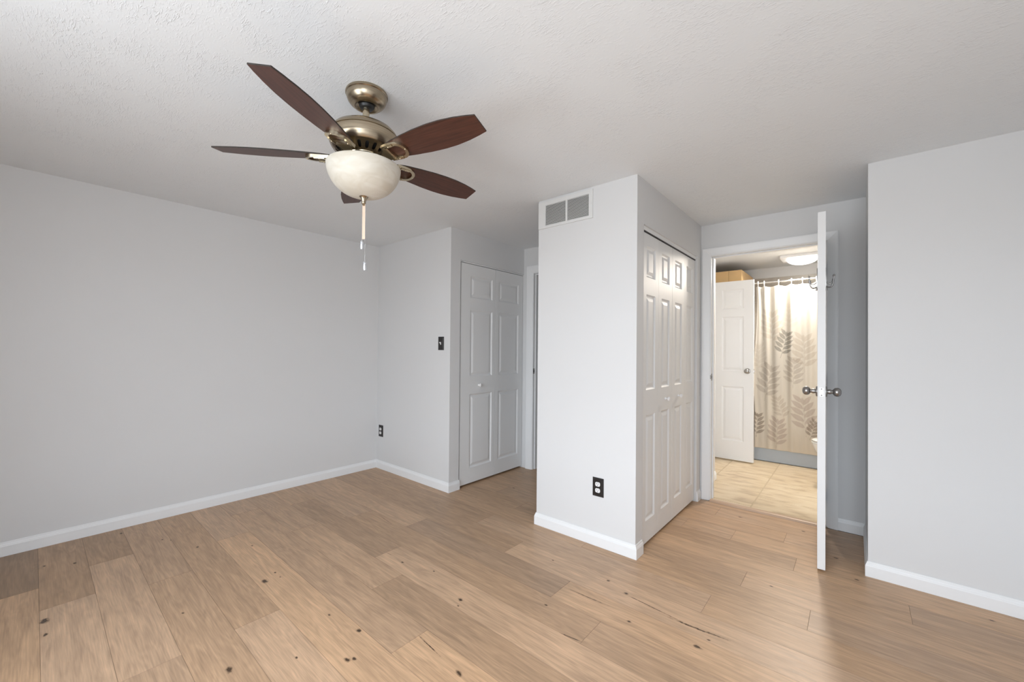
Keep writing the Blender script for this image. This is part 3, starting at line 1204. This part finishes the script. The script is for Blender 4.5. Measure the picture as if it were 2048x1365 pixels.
RY, RZ = 5.475, 2.028
t = thing('shower_rod', 'chrome shower rod carrying the curtain rings across the tub', 'rod', (0, RY, RZ))
bm = new()
lathe(bm, [(0.0115, -1.556), (0.0115, 0.10)], 20, True, axis='X')
lathe(bm, [(0.0135, 0.09), (0.0135, 0.416)], 20, True, axis='X')
obj('rod', bm, M['chrome'], t, smooth=40)
for xx, s in ((-1.5592, 1), (0.4192, -1)):
    bm = new()
    lathe(bm, [(0.0001, xx), (0.026, xx), (0.026, xx+s*0.006), (0.016, xx+s*0.014), (0.0001, xx+s*0.014)], 24, False, axis='X')
    obj('end_flange', bm, M['chrome'], t, smooth=40)

ringx = [-0.842, -0.783, -0.646, -0.528, -0.430, -0.31, -0.19, -0.07, 0.05, 0.17, 0.29]
places = ['leftmost, against the white inner door', 'second from the left', 'third from the left', 'fourth from the left', 'fifth from the left',
          'sixth from the left, half behind the robe hook']
ring0 = None
for i, rx in enumerate(ringx[:6]):
    if ring0 is None:
        bm = new()
        pts = []
        for k in range(25):
            a = math.radians(-60+k*(330/24))
            pts.append((0.0, 0.0185*math.cos(a), 0.0185*math.sin(a)*1.0))
        tube(bm, pts, 0.0052, 8)
        tube(bm, [(0, 0.006, -0.015), (0, 0.002, -0.030), (0, -0.004, -0.044), (0, -0.007, -0.050)], 0.004, 8)
        ring0 = obj('curtain_ring', bm, M['white_plastic'], smooth=60)
        r = ring0
    else:
        r = ring0.copy()
        COL.objects.link(r)
    r.location = (rx, RY, RZ)
    lab = 'white curtain ring on the shower rod, '+places[i]
    tag(r, lab, 'curtain ring', 'white shower curtain rings')

# curtain: fine grid with the printed sprigs as colours of the cloth
CXA, CXB, CZA, CZB = -0.862, 0.40, 0.155, 1.985
nx, nz = 300, 360
uu = np.linspace(0, 1, nx)
vv = np.linspace(0, 1, nz)
U_, V_ = np.meshgrid(uu, vv)
Xc = CXA+(CXB-CXA)*U_
Zc = CZA+(CZB-CZA)*V_
yb0 = 5.405+(RY-0.006-5.405)*np.clip((Zc-0.38)/(CZB-0.38), 0, 1)
fold = np.zeros_like(Xc)
for f0, am, ph in ((8.1, .011, 0.2), (13.7, .006, 1.1), (5.2, .008, 2.0)):
    fold += am*np.sin(2*np.pi*f0*(Xc+0.045*(1-V_)*np.sin(3*Xc+1))+ph)
for rx in ringx:
    fold -= 0.012*np.exp(-((Xc-rx-0.02*(1-V_))/0.018)**2)*np.clip(V_*1.6-0.6, 0, 1)
Yc = yb0+fold*(0.45+0.75*V_)
Xc = Xc + 0.012*np.sin(2*np.pi*V_*1.3+1)*(U_ < 0.06)*(V_ > 0.2)
sag = np.zeros_like(Xc)
for a, b_ in zip(ringx[:-1], ringx[1:]):
    m_ = (Xc >= a) & (Xc < b_)
    sag = np.where(m_, 0.010*(b_-a)/0.12*np.sin(np.pi*(Xc-a)/(b_-a)), sag)
Zm = Zc - sag*np.clip((V_-0.9)/0.1, 0, 1)

Cb = np.ones((nz, nx, 3))*np.array([0.80, 0.765, 0.70])
lowt = np.clip(1-V_*1.25, 0, 1)[..., None]
Cb = Cb*(1-lowt) + np.array([0.84, 0.75, 0.62])*lowt
# faint pale squares of the print
blot = 0.5+0.5*np.sin(Xc*9+1.3)*np.sin(Zc*7+0.7)
Cb = Cb*(1-0.05*blot[..., None])


def leafmask(px, pz, ang_, ln, wd):
    ca, sa = math.cos(ang_), math.sin(ang_)
    dx, dz = Xc-px, Zc-pz
    a = dx*ca+dz*sa
    w = -dx*sa+dz*ca
    tt = np.clip(a/ln, 0, 1)
    half = wd*np.sin(np.pi*tt**0.85)
    d = half-np.abs(w)
    inside = (a > 0) & (a < ln)
    vein = np.where(np.abs(w) < 0.0024, 0.80, 1.0)
    return np.clip(d/0.0025, 0, 1)*inside*vein


def sprig(bx, bz, tx, tz, col, op, npair=5, wide=1.0, cut=0):
    global Cb
    ln = math.hypot(tx-bx, tz-bz)
    ang_ = math.atan2(tz-bz, tx-bx)
    m_ = np.zeros_like(Xc)
    ca, sa = math.cos(ang_), math.sin(ang_)
    dx, dz = Xc-bx, Zc-bz
    a = dx*ca+dz*sa
    w = -dx*sa+dz*ca+0.006*np.sin(a/ln*3)
    m_ = np.maximum(m_, np.clip((0.0022-np.abs(w))/0.0012, 0, 1)*((a > 0) & (a < ln*0.95)))
    for k in range(npair):
        f = 0.22+0.70*k/(npair-1)
        L_ = ln*0.36*(0.62+0.50*math.sin(math.pi*(0.2+0.62*f)))*wide
        for s in (-1, 1):
            if s*cut > 0:
                continue
            f2 = f+0.03*s
            m_ = np.maximum(m_, leafmask(bx+ca*ln*f2, bz+sa*ln*f2, ang_+s*math.radians(62-24*f), L_, L_*0.18))
    m_ = np.maximum(m_, leafmask(bx+ca*ln*0.9, bz+sa*ln*0.9, ang_, ln*0.22, ln*0.045))
    Cb = Cb*(1-0.85*op*m_[..., None])+np.array(col)*0.85*op*m_[..., None]


BR1, GY1, PK1, TN1 = (0.30, 0.22, 0.15), (0.22, 0.20, 0.16), (0.42, 0.29, 0.22), (0.46, 0.36, 0.25)
SPR = [(-0.690, 1.30, -0.715, 1.66, TN1, .30), (-0.407, 1.02, -0.42, 1.39, TN1, .34), (-0.77, 0.686, -0.712, 1.05, BR1, .38),
       (-0.51, 0.836, -0.503, 1.14, BR1, .36), (-0.582, 0.486, -0.65, 0.72, TN1, .38), (-0.39, 0.338, -0.425, 0.712, PK1, .45),
       (-0.658, 0.164, -0.644, 0.47, PK1, .48), (-0.847, 0.27, -0.835, 0.52, BR1, .75), (-0.362, 0.307, -0.315, 0.50, BR1, .75),
       (-0.622, 1.174, -0.572, 1.437, GY1, .70), (-0.83, 1.0, -0.84, 1.3, TN1, .2), (-0.55, 1.45, -0.56, 1.75, TN1, .14)]
for a in SPR:
    sprig(*a)
for k in range(10):
    sx, sz = -0.22+0.6*rng.rand(), 0.2+1.3*rng.rand()
    sprig(sx, sz, sx+rng.uniform(-.06, .06), sz+rng.uniform(.25, .36), (BR1, TN1, PK1)[k % 3], rng.uniform(.3, .6))

verts = np.stack([Xc, Yc, Zm], -1).reshape(-1, 3)
idx = np.arange(nx*nz).reshape(nz, nx)
faces = np.stack([idx[:-1, :-1], idx[:-1, 1:], idx[1:, 1:], idx[1:, :-1]], -1).reshape(-1, 4)
me = bpy.data.meshes.new('shower_curtain')
me.from_pydata(verts.tolist(), [], faces.tolist())
ca_ = me.color_attributes.new('print', 'FLOAT_COLOR', 'POINT')
buf = np.ones((nx*nz, 4))
buf[:, :3] = np.clip(Cb.reshape(-1, 3), 0, 1)
ca_.data.foreach_set('color', buf.ravel())
me.materials.append(M['curtain'])
for p in me.polygons:
    p.use_smooth = True
cur = bpy.data.objects.new('shower_curtain', me)
COL.objects.link(cur)
sd = cur.modifiers.new('thickness', 'SOLIDIFY')
sd.thickness = 0.001
tag(cur, 'cream shower curtain printed with brown leaf sprigs hanging in the bathroom', 'shower curtain')

# ------------------------------------------------------------------ toilet, only its tip shows beside the open door
t = thing('toilet', 'white toilet whose bowl tip peeks past the open door edge', 'toilet', (0.438, 4.86, 0.0))


def oval(cx, rx, ry, z, n_=40, k=0.0):
    return [(cx+rx*math.cos(2*math.pi*i/n_), ry*math.sin(2*math.pi*i/n_)*(1-k*max(0, -math.cos(2*math.pi*i/n_))), z) for i in range(n_)]


def loft(bm, rings, mi=0):
    rv = [[bm.verts.new(p) for p in r] for r in rings]
    for a, b_ in zip(rv[:-1], rv[1:]):
        for i in range(len(a)):
            j = (i+1) % len(a)
            f = bm.faces.new((a[i], a[j], b_[j], b_[i]))
            f.smooth = True
            f.material_index = mi
    bm.faces.new(rv[0][::-1])
    bm.faces.new(rv[-1])


bm = new()
loft(bm, [oval(-0.40, 0.20, 0.10, 0.0068), oval(-0.40, 0.19, 0.09, 0.06), oval(-0.42, 0.20, 0.10, 0.18), oval(-0.46, 0.26, 0.165, 0.31), oval(-0.46, 0.285, 0.178, 0.375), oval(-0.46, 0.285, 0.178, 0.385)])
obj('bowl', bm, M['china'], t, smooth=50)
bm = new()
loft(bm, [oval(-0.462, 0.288, 0.180, 0.387), oval(-0.462, 0.290, 0.182, 0.398), oval(-0.462, 0.286, 0.178, 0.403)])
obj('seat', bm, M['china'], t, smooth=50)
bm = new()
loft(bm, [oval(-0.460, 0.286, 0.180, 0.406), oval(-0.460, 0.288, 0.181, 0.416), oval(-0.460, 0.270, 0.165, 0.426)])
obj('lid', bm, M['china'], t, smooth=50)
bm = new()
box(bm, -0.185, -0.005, -0.21, 0.21, 0.36, 0.70)
obj('tank', bm, M['china'], t, bevel=0.015)

# ------------------------------------------------------------------ bathroom ceiling light
t = thing('ceiling_light', 'lit white flush dome light on the bathroom ceiling', 'ceiling light', (-0.44, 5.50, H))
bm = new()
prism(bm, [(-0.19, -0.10), (-0.18, -0.11), (0.18, -0.11), (0.19, -0.10), (0.19, 0.22), (0.18, 0.23), (-0.18, 0.23), (-0.19, 0.22)], -0.030, -0.0005)
obj('base', bm, M['white_plastic'], t, bevel=0.004)
bm = new()
pr = [(0.140*math.cos(a), -0.030-0.060*math.sin(a)) for a in np.linspace(0, math.pi/2*0.985, 10)]
lathe(bm, pr, 40, True)
o = obj('dome', bm, M['lamp_glow'], t, smooth=60)
o.location = (0.0, 0.070, 0)
o['label'] = 'glowing frosted dome'
ld = bpy.data.lights.new('dome_bulb', 'AREA')
ld.shape = 'DISK'
ld.size = 0.26
ld.energy = 26
ld.color = (1.0, 0.90, 0.78)
lo = bpy.data.objects.new('dome_bulb', ld)
COL.objects.link(lo)
lo.location = (-0.43, 5.345, 2.185)
lo.rotation_euler = (math.radians(-22), 0, 0)

# ------------------------------------------------------------------ vent, outlets, switch
def plate(bm, w, h, d, mi=0):
    """bevelled wall plate, front toward -y"""
    rings = []
    for ins, dep in ((0, 0), (0, 0.0025), (0.004, 0.0045), (0.006, 0.0045), (0.008, 0.0060), (0.012, d)):
        rings.append([bm.verts.new(q) for q in ((-w/2+ins, -dep, -h/2+ins), (w/2-ins, -dep, -h/2+ins), (w/2-ins, -dep, h/2-ins), (-w/2+ins, -dep, h/2-ins))])
    for a, b_ in zip(rings[:-1], rings[1:]):
        for i in range(4):
            j = (i+1) % 4
            bm.faces.new((a[i], a[j], b_[j], b_[i])).material_index = mi
    bm.faces.new(rings[-1]).material_index = mi
    bm.faces.new(rings[0][::-1]).material_index = mi


def outlet(loc, label):
    t = thing('wall_outlet', label, 'outlet', loc, 0, 'duplex outlets in dark plates')
    bm = new()
    plate(bm, 0.076, 0.118, 0.0065)
    obj('cover_plate', bm, M['black_plate'], t)
    for dz in (0.0195, -0.0195):
        bm = new()
        o_ = []
        for i in range(28):
            a = 2*math.pi*i/28
            o_.append((max(-0.0165, min(0.0165, 0.0178*math.cos(a))), max(-0.0135, min(0.0135, 0.0165*math.sin(a)))))
        prism(bm, o_, 0.006, 0.0095, 0, xf=lambda p: Vector((p.x, -p.z, p.y+dz)))
        for sx, hh in ((-0.0062, 0.0075), (0.0062, 0.0062)):
            box(bm, sx-0.0011, sx+0.0011, -0.00975, -0.0094, dz+0.0005, dz+0.0005+hh, 1)
        lathe(bm, [(0.0001, -0.00975), (0.0024, -0.00975), (0.0024, -0.0094)], 12, False, 1, 'Y', (0, 0, dz-0.006))
        o = obj('receptacle', bm, [M['white_plastic'], M['black']], t, recalc=True)
        o['label'] = 'white receptacle face'
    bm = new()
    lathe(bm, [(0.0001, -0.0078), (0.003, -0.0075), (0.0033, -0.006)], 12, False, 0, 'Y')
    obj('screw', bm, M['black_plate'], t)
    return t


outlet((-1.228, YB-0.0001, 0.371), 'duplex outlet in a dark plate low on the pillar front')
outlet((-3.686, YB-0.0001, 0.388), 'duplex outlet in a dark plate low in the left room corner')
t = thing('light_switch', 'white toggle switch in a dark plate beside the left closet', 'light switch', (-2.757, YB-0.0001, 1.288))
bm = new()
plate(bm, 0.074, 0.118, 0.0065)
obj('cover_plate', bm, M['black_plate'], t)
bm = new()
box(bm, -0.0055, 0.0055, -0.0075, -0.005, -0.012, 0.012)
tl = [(-0.0045, -0.006, -0.006), (0.0045, -0.006, -0.006), (0.0045, -0.006, 0.006), (-0.0045, -0.006, 0.006)]
th = [(-0.0038, -0.021, 0.006), (0.0038, -0.021, 0.006), (0.0038, -0.019, 0.013), (-0.0038, -0.019, 0.013)]
a = [bm.verts.new(p) for p in tl]
b_ = [bm.verts.new(p) for p in th]
for i in range(4):
    j = (i+1) % 4
    bm.faces.new((a[i], a[j], b_[j], b_[i]))
bm.faces.new(a[::-1])
bm.faces.new(b_)
o = obj('toggle', bm, M['white_plastic'], t, bevel=0.0008)
o['label'] = 'white toggle lever'

# return-air grille on the pillar
VX0, VX1, VZ0, VZ1 = -1.705, -1.277, 2.097, 2.285
t = thing('vent_grille', 'white louvred return air grille high on the pillar front', 'vent', ((VX0+VX1)/2, YB-0.0001, (VZ0+VZ1)/2))
vw, vh = (VX1-VX0)/2, (VZ1-VZ0)/2
bm = new()
ox0, ox1, oz0, oz1 = -1.645-(VX0+VX1)/2, -1.305-(VX0+VX1)/2, 2.115-(VZ0+VZ1)/2, 2.258-(VZ0+VZ1)/2
mid = -1.474-(VX0+VX1)/2
gx_ = [-vw, ox0, mid-0.007, mid+0.007, ox1, vw]
gz_ = [-vh, oz0, oz1, vh]
for i_ in range(5):
    for j_ in range(3):
        if j_ == 1 and i_ in (1, 3):
            continue
        bm.faces.new([bm.verts.new(q) for q in ((gx_[i_], -0.009, gz_[j_]), (gx_[i_+1], -0.009, gz_[j_]), (gx_[i_+1], -0.009, gz_[j_+1]), (gx_[i_], -0.009, gz_[j_+1]))])
bmesh.ops.remove_doubles(bm, verts=bm.verts[:], dist=1e-5)
res_ = bmesh.ops.extrude_face_region(bm, geom=bm.faces[:])
for v_ in res_['geom']:
    if isinstance(v_, bmesh.types.BMVert):
        v_.co.y = 0.0
obj('frame', bm, M['vent'], t, bevel=0.0012)
for a, b_ in ((ox0, mid-0.007), (mid+0.007, ox1)):
    bm = new()
    ns = 17
    for k in range(ns):
        zc = oz0+(oz1-oz0)*(k+0.5)/ns
        vsl = [(a, -0.0075, zc-0.0037), (b_, -0.0075, zc-0.0037), (b_, -0.001, zc+0.0032), (a, -0.001, zc+0.0032)]
        lo_ = [bm.verts.new(p) for p in vsl]
        hi_ = [bm.verts.new((p[0], p[1]+0.0004, p[2]+0.0012)) for p in vsl]
        bm.faces.new(lo_)
        bm.faces.new(hi_[::-1])
        for i in range(4):
            j = (i+1) % 4
            bm.faces.new((lo_[i], lo_[j], hi_[j], hi_[i]))
    box(bm, a, b_, -0.0006, -0.0002, oz0, oz1, 1)
    o = obj('louvres', bm, [M['slat'], M['duct']], t)
    o['label'] = 'bank of narrow tilted louvre slats'
for sx in (-vw+0.012, vw-0.012):
    bm = new()
    lathe(bm, [(0.0001, -0.0105), (0.003, -0.010), (0.0035, -0.0088)], 12, False, 0, 'Y', (sx, 0, 0))
    obj('screw', bm, M['vent'], t)

# ------------------------------------------------------------------ ceiling fan
FX, FY = -1.539, 0.8933
ZBL = 2.029
t = thing('ceiling_fan', 'brass ceiling fan with five dark walnut blades and alabaster bowl', 'ceiling fan', (FX, FY, 0.0))
bm = new()
lathe(bm, [(0.0001, 2.2998), (0.083, 2.2998), (0.0845, 2.296), (0.0845, 2.290), (0.081, 2.287), (0.081, 2.285), (0.0795, 2.276), (0.075, 2.265), (0.067, 2.255), (0.057, 2.247), (0.049, 2.243),
           (0.046, 2.243), (0.044, 2.246), (0.030, 2.253), (0.0001, 2.253)], 64, False)
obj('canopy', bm, M['brass'], t, smooth=35, loc=(0.006, 0.0052, 0))
bm = new()
lathe(bm, [(0.0001, 2.256), (0.029, 2.256), (0.031, 2.246), (0.026, 2.238), (0.018, 2.236), (0.0001, 2.236)], 32, False)
o = obj('ball_joint', bm, M['black'], t, smooth=40, loc=(0.006, 0.0052, 0))
o['label'] = 'black rubber ball joint under the canopy'
bm = new()
lathe(bm, [(0.0135, 2.240), (0.0135, 2.166)], 24, True)
obj('downrod', bm, M['brass_light'], t, smooth=40, loc=(0.004, 0.0035, 0))
bm = new()
mprof = [(0.0001, 2.176), (0.028, 2.176), (0.034, 2.170), (0.070, 2.164), (0.100, 2.154), (0.120, 2.142), (0.131, 2.130), (0.136, 2.121), (0.1365, 2.118),
         (0.1335, 2.116), (0.1335, 2.114), (0.1385, 2.112), (0.139, 2.100), (0.137, 2.084), (0.131, 2.070), (0.123, 2.060)]
lathe(bm, mprof, 72, False)
obj('motor_housing', bm, M['brass'], t, smooth=35)
# vented lower shell
bm = new()
NSL = 22
lo_r, hi_r, zlo, zhi = 0.074, 0.124, 2.031, 2.061


def ringpt(a, f):
    r = lo_r+(hi_r-lo_r)*f
    return (r*math.cos(a), r*math.sin(a), zlo+(zhi-zlo)*(f**1.25))


for i in range(NSL):
    a0 = 2*math.pi*(i+0.5)/NSL
    hw = math.pi/NSL
    ell, rec = [], []
    for k in range(24):
        q = 2*math.pi*k/24
        cq, sq = math.cos(q), math.sin(q)
        e = 2/3.0
        ell.append((a0+hw*0.46*math.copysign(abs(cq)**e, cq), 0.50+0.27*math.copysign(abs(sq)**e, sq)))
        m_ = max(abs(cq), abs(sq))
        rec.append((a0+hw*cq/m_, 0.5+0.5*sq/m_))
    ve = [bm.verts.new(ringpt(*p)) for p in ell]
    vi = [bm.verts.new((x*0.985, y*0.985, z+0.004)) for x, y, z in (ringpt(*p) for p in ell)]
    vr = [bm.verts.new(ringpt(*p)) for p in rec]
    for k in range(24):
        m_ = (k+1) % 24
        bm.faces.new((ve[k], ve[m_], vr[m_], vr[k]))
        bm.faces.new((ve[k], ve[m_], vi[m_], vi[k]))
bmesh.ops.remove_doubles(bm, verts=bm.verts[:], dist=1e-5)
o = obj('vent_ring', bm, M['brass'], t, smooth=35)
bm = new()
lathe(bm, [(0.0001, 2.075), (0.115, 2.075), (0.090, 2.050), (0.06, 2.042), (0.0001, 2.042)], 48, False)
o = obj('motor_core', bm, M['black'], t)
o['label'] = 'black motor core behind the vent slots'
bm = new()
lathe(bm, [(0.0001, 2.040), (0.076, 2.034), (0.074, 2.029), (0.060, 2.027), (0.057, 2.025), (0.056, 2.008), (0.060, 2.004), (0.066, 2.000), (0.066, 1.993), (0.05, 1.988), (0.0001, 1.988)], 56, False)
obj('flywheel', bm, M['brass_light'], t, smooth=35)
# glass bowl
bm = new()
prb = []
RB, ZT, ZBm = 0.148, 1.990, 1.869
for k in range(22):
    a = k/21*math.pi/2
    prb.append((max(0.014, RB*math.cos(a)**0.80), ZT-(ZT-ZBm)*math.sin(a)**1.12))
prb = [(RB-0.006, ZT+0.001), (RB-0.001, ZT+0.002)]+prb
lathe(bm, prb, 72, False)
o = obj('glass_bowl', bm, M['glass_bowl'], t, smooth=50)
sd = o.modifiers.new('thickness', 'SOLIDIFY')
sd.thickness = 0.004
o['label'] = 'cream alabaster glass bowl shade'
bm = new()
lathe(bm, [(0.0001, 1.880), (0.030, 1.879), (0.031, 1.876), (0.020, 1.871), (0.013, 1.863), (0.010, 1.853), (0.0085, 1.849), (0.0075, 1.847), (0.009, 1.845), (0.0085, 1.841), (0.0055, 1.838), (0.006, 1.835), (0.004, 1.832), (0.0001, 1.831)], 32, False)
obj('finial', bm, M['brass'], t, smooth=40)

# blades
R_TIP, A0, PIT = 0.5675, math.radians(-59.85), math.radians(-13.22)


def half_w(s):
    # s from 0 (root) to 1 (tip)
    pts = [(0, .028), (.06, .040), (.14, .0475), (.28, .056), (.42, .0625), (.56, .0655), (.68, .0645), (.80, .059), (.90, .051), (.985, .0425), (1.0, .0405)]
    for (a, wa), (b__, wb) in zip(pts[:-1], pts[1:]):
        if s <= b__:
            f = (s-a)/(b__-a)
            f = f*f*(3-2*f)*0.35+f*0.65
            return wa+(wb-wa)*f
    return pts[-1][1]


def blade_mesh():
    bm = new()
    r0, r1 = 0.130, R_TIP
    up, dn = [], []
    for k in range(29):
        s = k/28
        up.append((r0+(r1-r0)*s, half_w(s)))
        dn.append((r0+(r1-r0)*s, -half_w(s)))
    up[-1] = (r1+0.001, half_w(1))
    outline = dn+up[::-1]
    lo = [bm.verts.new((x, y, -0.0026)) for x, y in outline]
    hi = [bm.verts.new((x, y, 0.0026)) for x, y in outline]
    bm.faces.new(lo[::-1])
    bm.faces.new(hi)
    n_ = len(outline)
    for i in range(n_):
        j = (i+1) % n_
        bm.faces.new((lo[i], lo[j], hi[j], hi[i])).material_index = 1
    return bm


def iron_mesh():
    """brass bracket: plate under the blade with a curved crescent end and a curved arm to the hub"""
    bm = new()
    z0_, z1_ = -0.0145, -0.0029
    # horseshoe: two side bars joined by a rounded outer end
    out_, inn = [(0.132, -0.040), (0.192, -0.043)], [(0.148, -0.027), (0.190, -0.029)]
    for k in range(1, 16):
        a = math.radians(-90+180*k/16)
        out_.append((0.192+0.040*math.cos(a), 0.043*math.sin(a)))
        inn.append((0.190+0.029*math.cos(a), 0.030*math.sin(a)))
    out_ += [(0.192, 0.043), (0.132, 0.040)]
    inn += [(0.190, 0.029), (0.148, 0.027)]
    vo0 = [bm.verts.new((x, y, z0_)) for x, y in out_]
    vo1 = [bm.verts.new((x, y, z1_)) for x, y in out_]
    vi0 = [bm.verts.new((x, y, z0_)) for x, y in inn]
    vi1 = [bm.verts.new((x, y, z1_)) for x, y in inn]
    n_ = len(out_)
    for k in range(n_):
        j = (k+1) % n_
        bm.faces.new((vo0[k], vo0[j], vo1[j], vo1[k]))
        bm.faces.new((vi0[k], vi0[j], vi1[j], vi1[k]))
        bm.faces.new((vo0[k], vo0[j], vi0[j], vi0[k]))
        bm.faces.new((vo1[k], vo1[j], vi1[j], vi1[k]))
    # raised pads on the side bars
    for sy in (-1, 1):
        prism(bm, [(0.150, sy*0.030), (0.190, sy*0.0315), (0.190, sy*0.0405), (0.150, sy*0.0385)], z0_-0.0035, z0_+0.0003)
    for sx, sy in ((0.170, -0.0345), (0.170, 0.0345), (0.226, 0)):
        bmesh.ops.create_uvsphere(bm, u_segments=10, v_segments=6, radius=0.0033, matrix=Matrix.Translation((sx, sy, z0_-(0.0035 if sy else 0.0))))
    # curved arm from the hub, flaring into the bracket
    arm = [(0.050, 0.0125, -0.0100), (0.072, 0.0115, -0.0125), (0.094, 0.0115, -0.0180), (0.114, 0.0150, -0.0205), (0.130, 0.0240, -0.0180), (0.146, 0.0360, -0.0130), (0.156, 0.0390, -0.0095)]
    top = [[bm.verts.new((x, s_*w, z+0.0055)) for s_ in (-1, 1)] for x, w, z in arm]
    bot = [[bm.verts.new((x, s_*w, z-0.0030)) for s_ in (-1, 1)] for x, w, z in arm]
    cen = [bm.verts.new((x, 0, z-0.0060)) for x, w, z in arm]
    for k in range(len(arm)-1):
        bm.faces.new((top[k][0], top[k][1], top[k+1][1], top[k+1][0]))
        bm.faces.new((bot[k][0], cen[k], cen[k+1], bot[k+1][0]))
        bm.faces.new((cen[k], bot[k][1], bot[k+1][1], cen[k+1]))
        bm.faces.new((top[k][0], bot[k][0], bot[k+1][0], top[k+1][0]))
        bm.faces.new((bot[k][1], top[k][1], top[k+1][1], bot[k+1][1]))
    bm.faces.new((top[0][0], top[0][1], bot[0][1], cen[0], bot[0][0]))
    bm.faces.new((top[-1][0], bot[-1][0], cen[-1], bot[-1][1], top[-1][1]))
    return bm


proto = None
for k in range(5):
    a = A0+k*2*math.pi/5
    mtx = Matrix.Translation((0, 0, ZBL)) @ Matrix.Rotation(a, 4, 'Z') @ Matrix.Rotation(PIT, 4, 'X')
    if proto is None:
        b1 = obj('blade', blade_mesh(), [M['blade'], M['blade_edge']], t, bevel=0.0008)
        b2 = obj('blade_iron', iron_mesh(), M['brass_light'], b1, smooth=45)
        proto = (b1, b2)
    else:
        b1 = proto[0].copy()
        COL.objects.link(b1)
        b1.parent = t
        b2 = proto[1].copy()
        COL.objects.link(b2)
        b2.parent = b1
    b1.matrix_local = mtx
    b2.matrix_local = Matrix.Identity(4)

# pull chains
def chain(dx, dy, z_top, z_pull, lab):
    bm = new()
    z = z_top
    bead = new()
    tube(bm, [(dx, dy, z_top), (dx, dy, z_pull)], 0.0006, 6)
    n_ = int((z_top-z_pull)/0.0048)
    for i in range(n_):
        bmesh.ops.create_icosphere(bm, subdivisions=1, radius=0.0013, matrix=Matrix.Translation((dx, dy, z_top-i*0.0048)))
    bead.free()
    c = obj('pull_chain', bm, M['steel'], t, smooth=60)
    bm = new()
    lathe(bm, [(0.0001, z_pull+0.001), (0.0045, z_pull), (0.0072, z_pull-0.004), (0.0078, z_pull-0.010), (0.0078, z_pull-0.031), (0.0065, z_pull-0.037), (0.0001, z_pull-0.038)], 16, False, org=(dx, dy, 0))
    p = obj('pull_weight', bm, M['pull'], c, smooth=40)
    p['label'] = lab
    return c


rx_, ry_ = R2.x, R2.y
chain(-0.0055*rx_, -0.0055*ry_, 1.838, 1.688, 'shorter silver pull weight')
chain(0.0075*rx_, 0.0075*ry_, 1.866, 1.600, 'longer silver pull weight')
bm = new()
xf2 = lambda p: Vector((p.x*rx_+0.001*rx_, p.x*ry_+0.001*ry_, p.y))
lo_ = [bm.verts.new(xf2(Vector(q))) for q in ((-0.0058, 1.693, 0), (0.0058, 1.693, 0), (0.0058, 1.842, 0), (-0.0058, 1.842, 0))]
bm.faces.new(lo_)
o = obj('paper_tag', bm, M['paper'], t)
sd = o.modifiers.new('thickness', 'SOLIDIFY')
sd.thickness = 0.0006
o['label'] = 'narrow tan paper strip hanging between the chains'
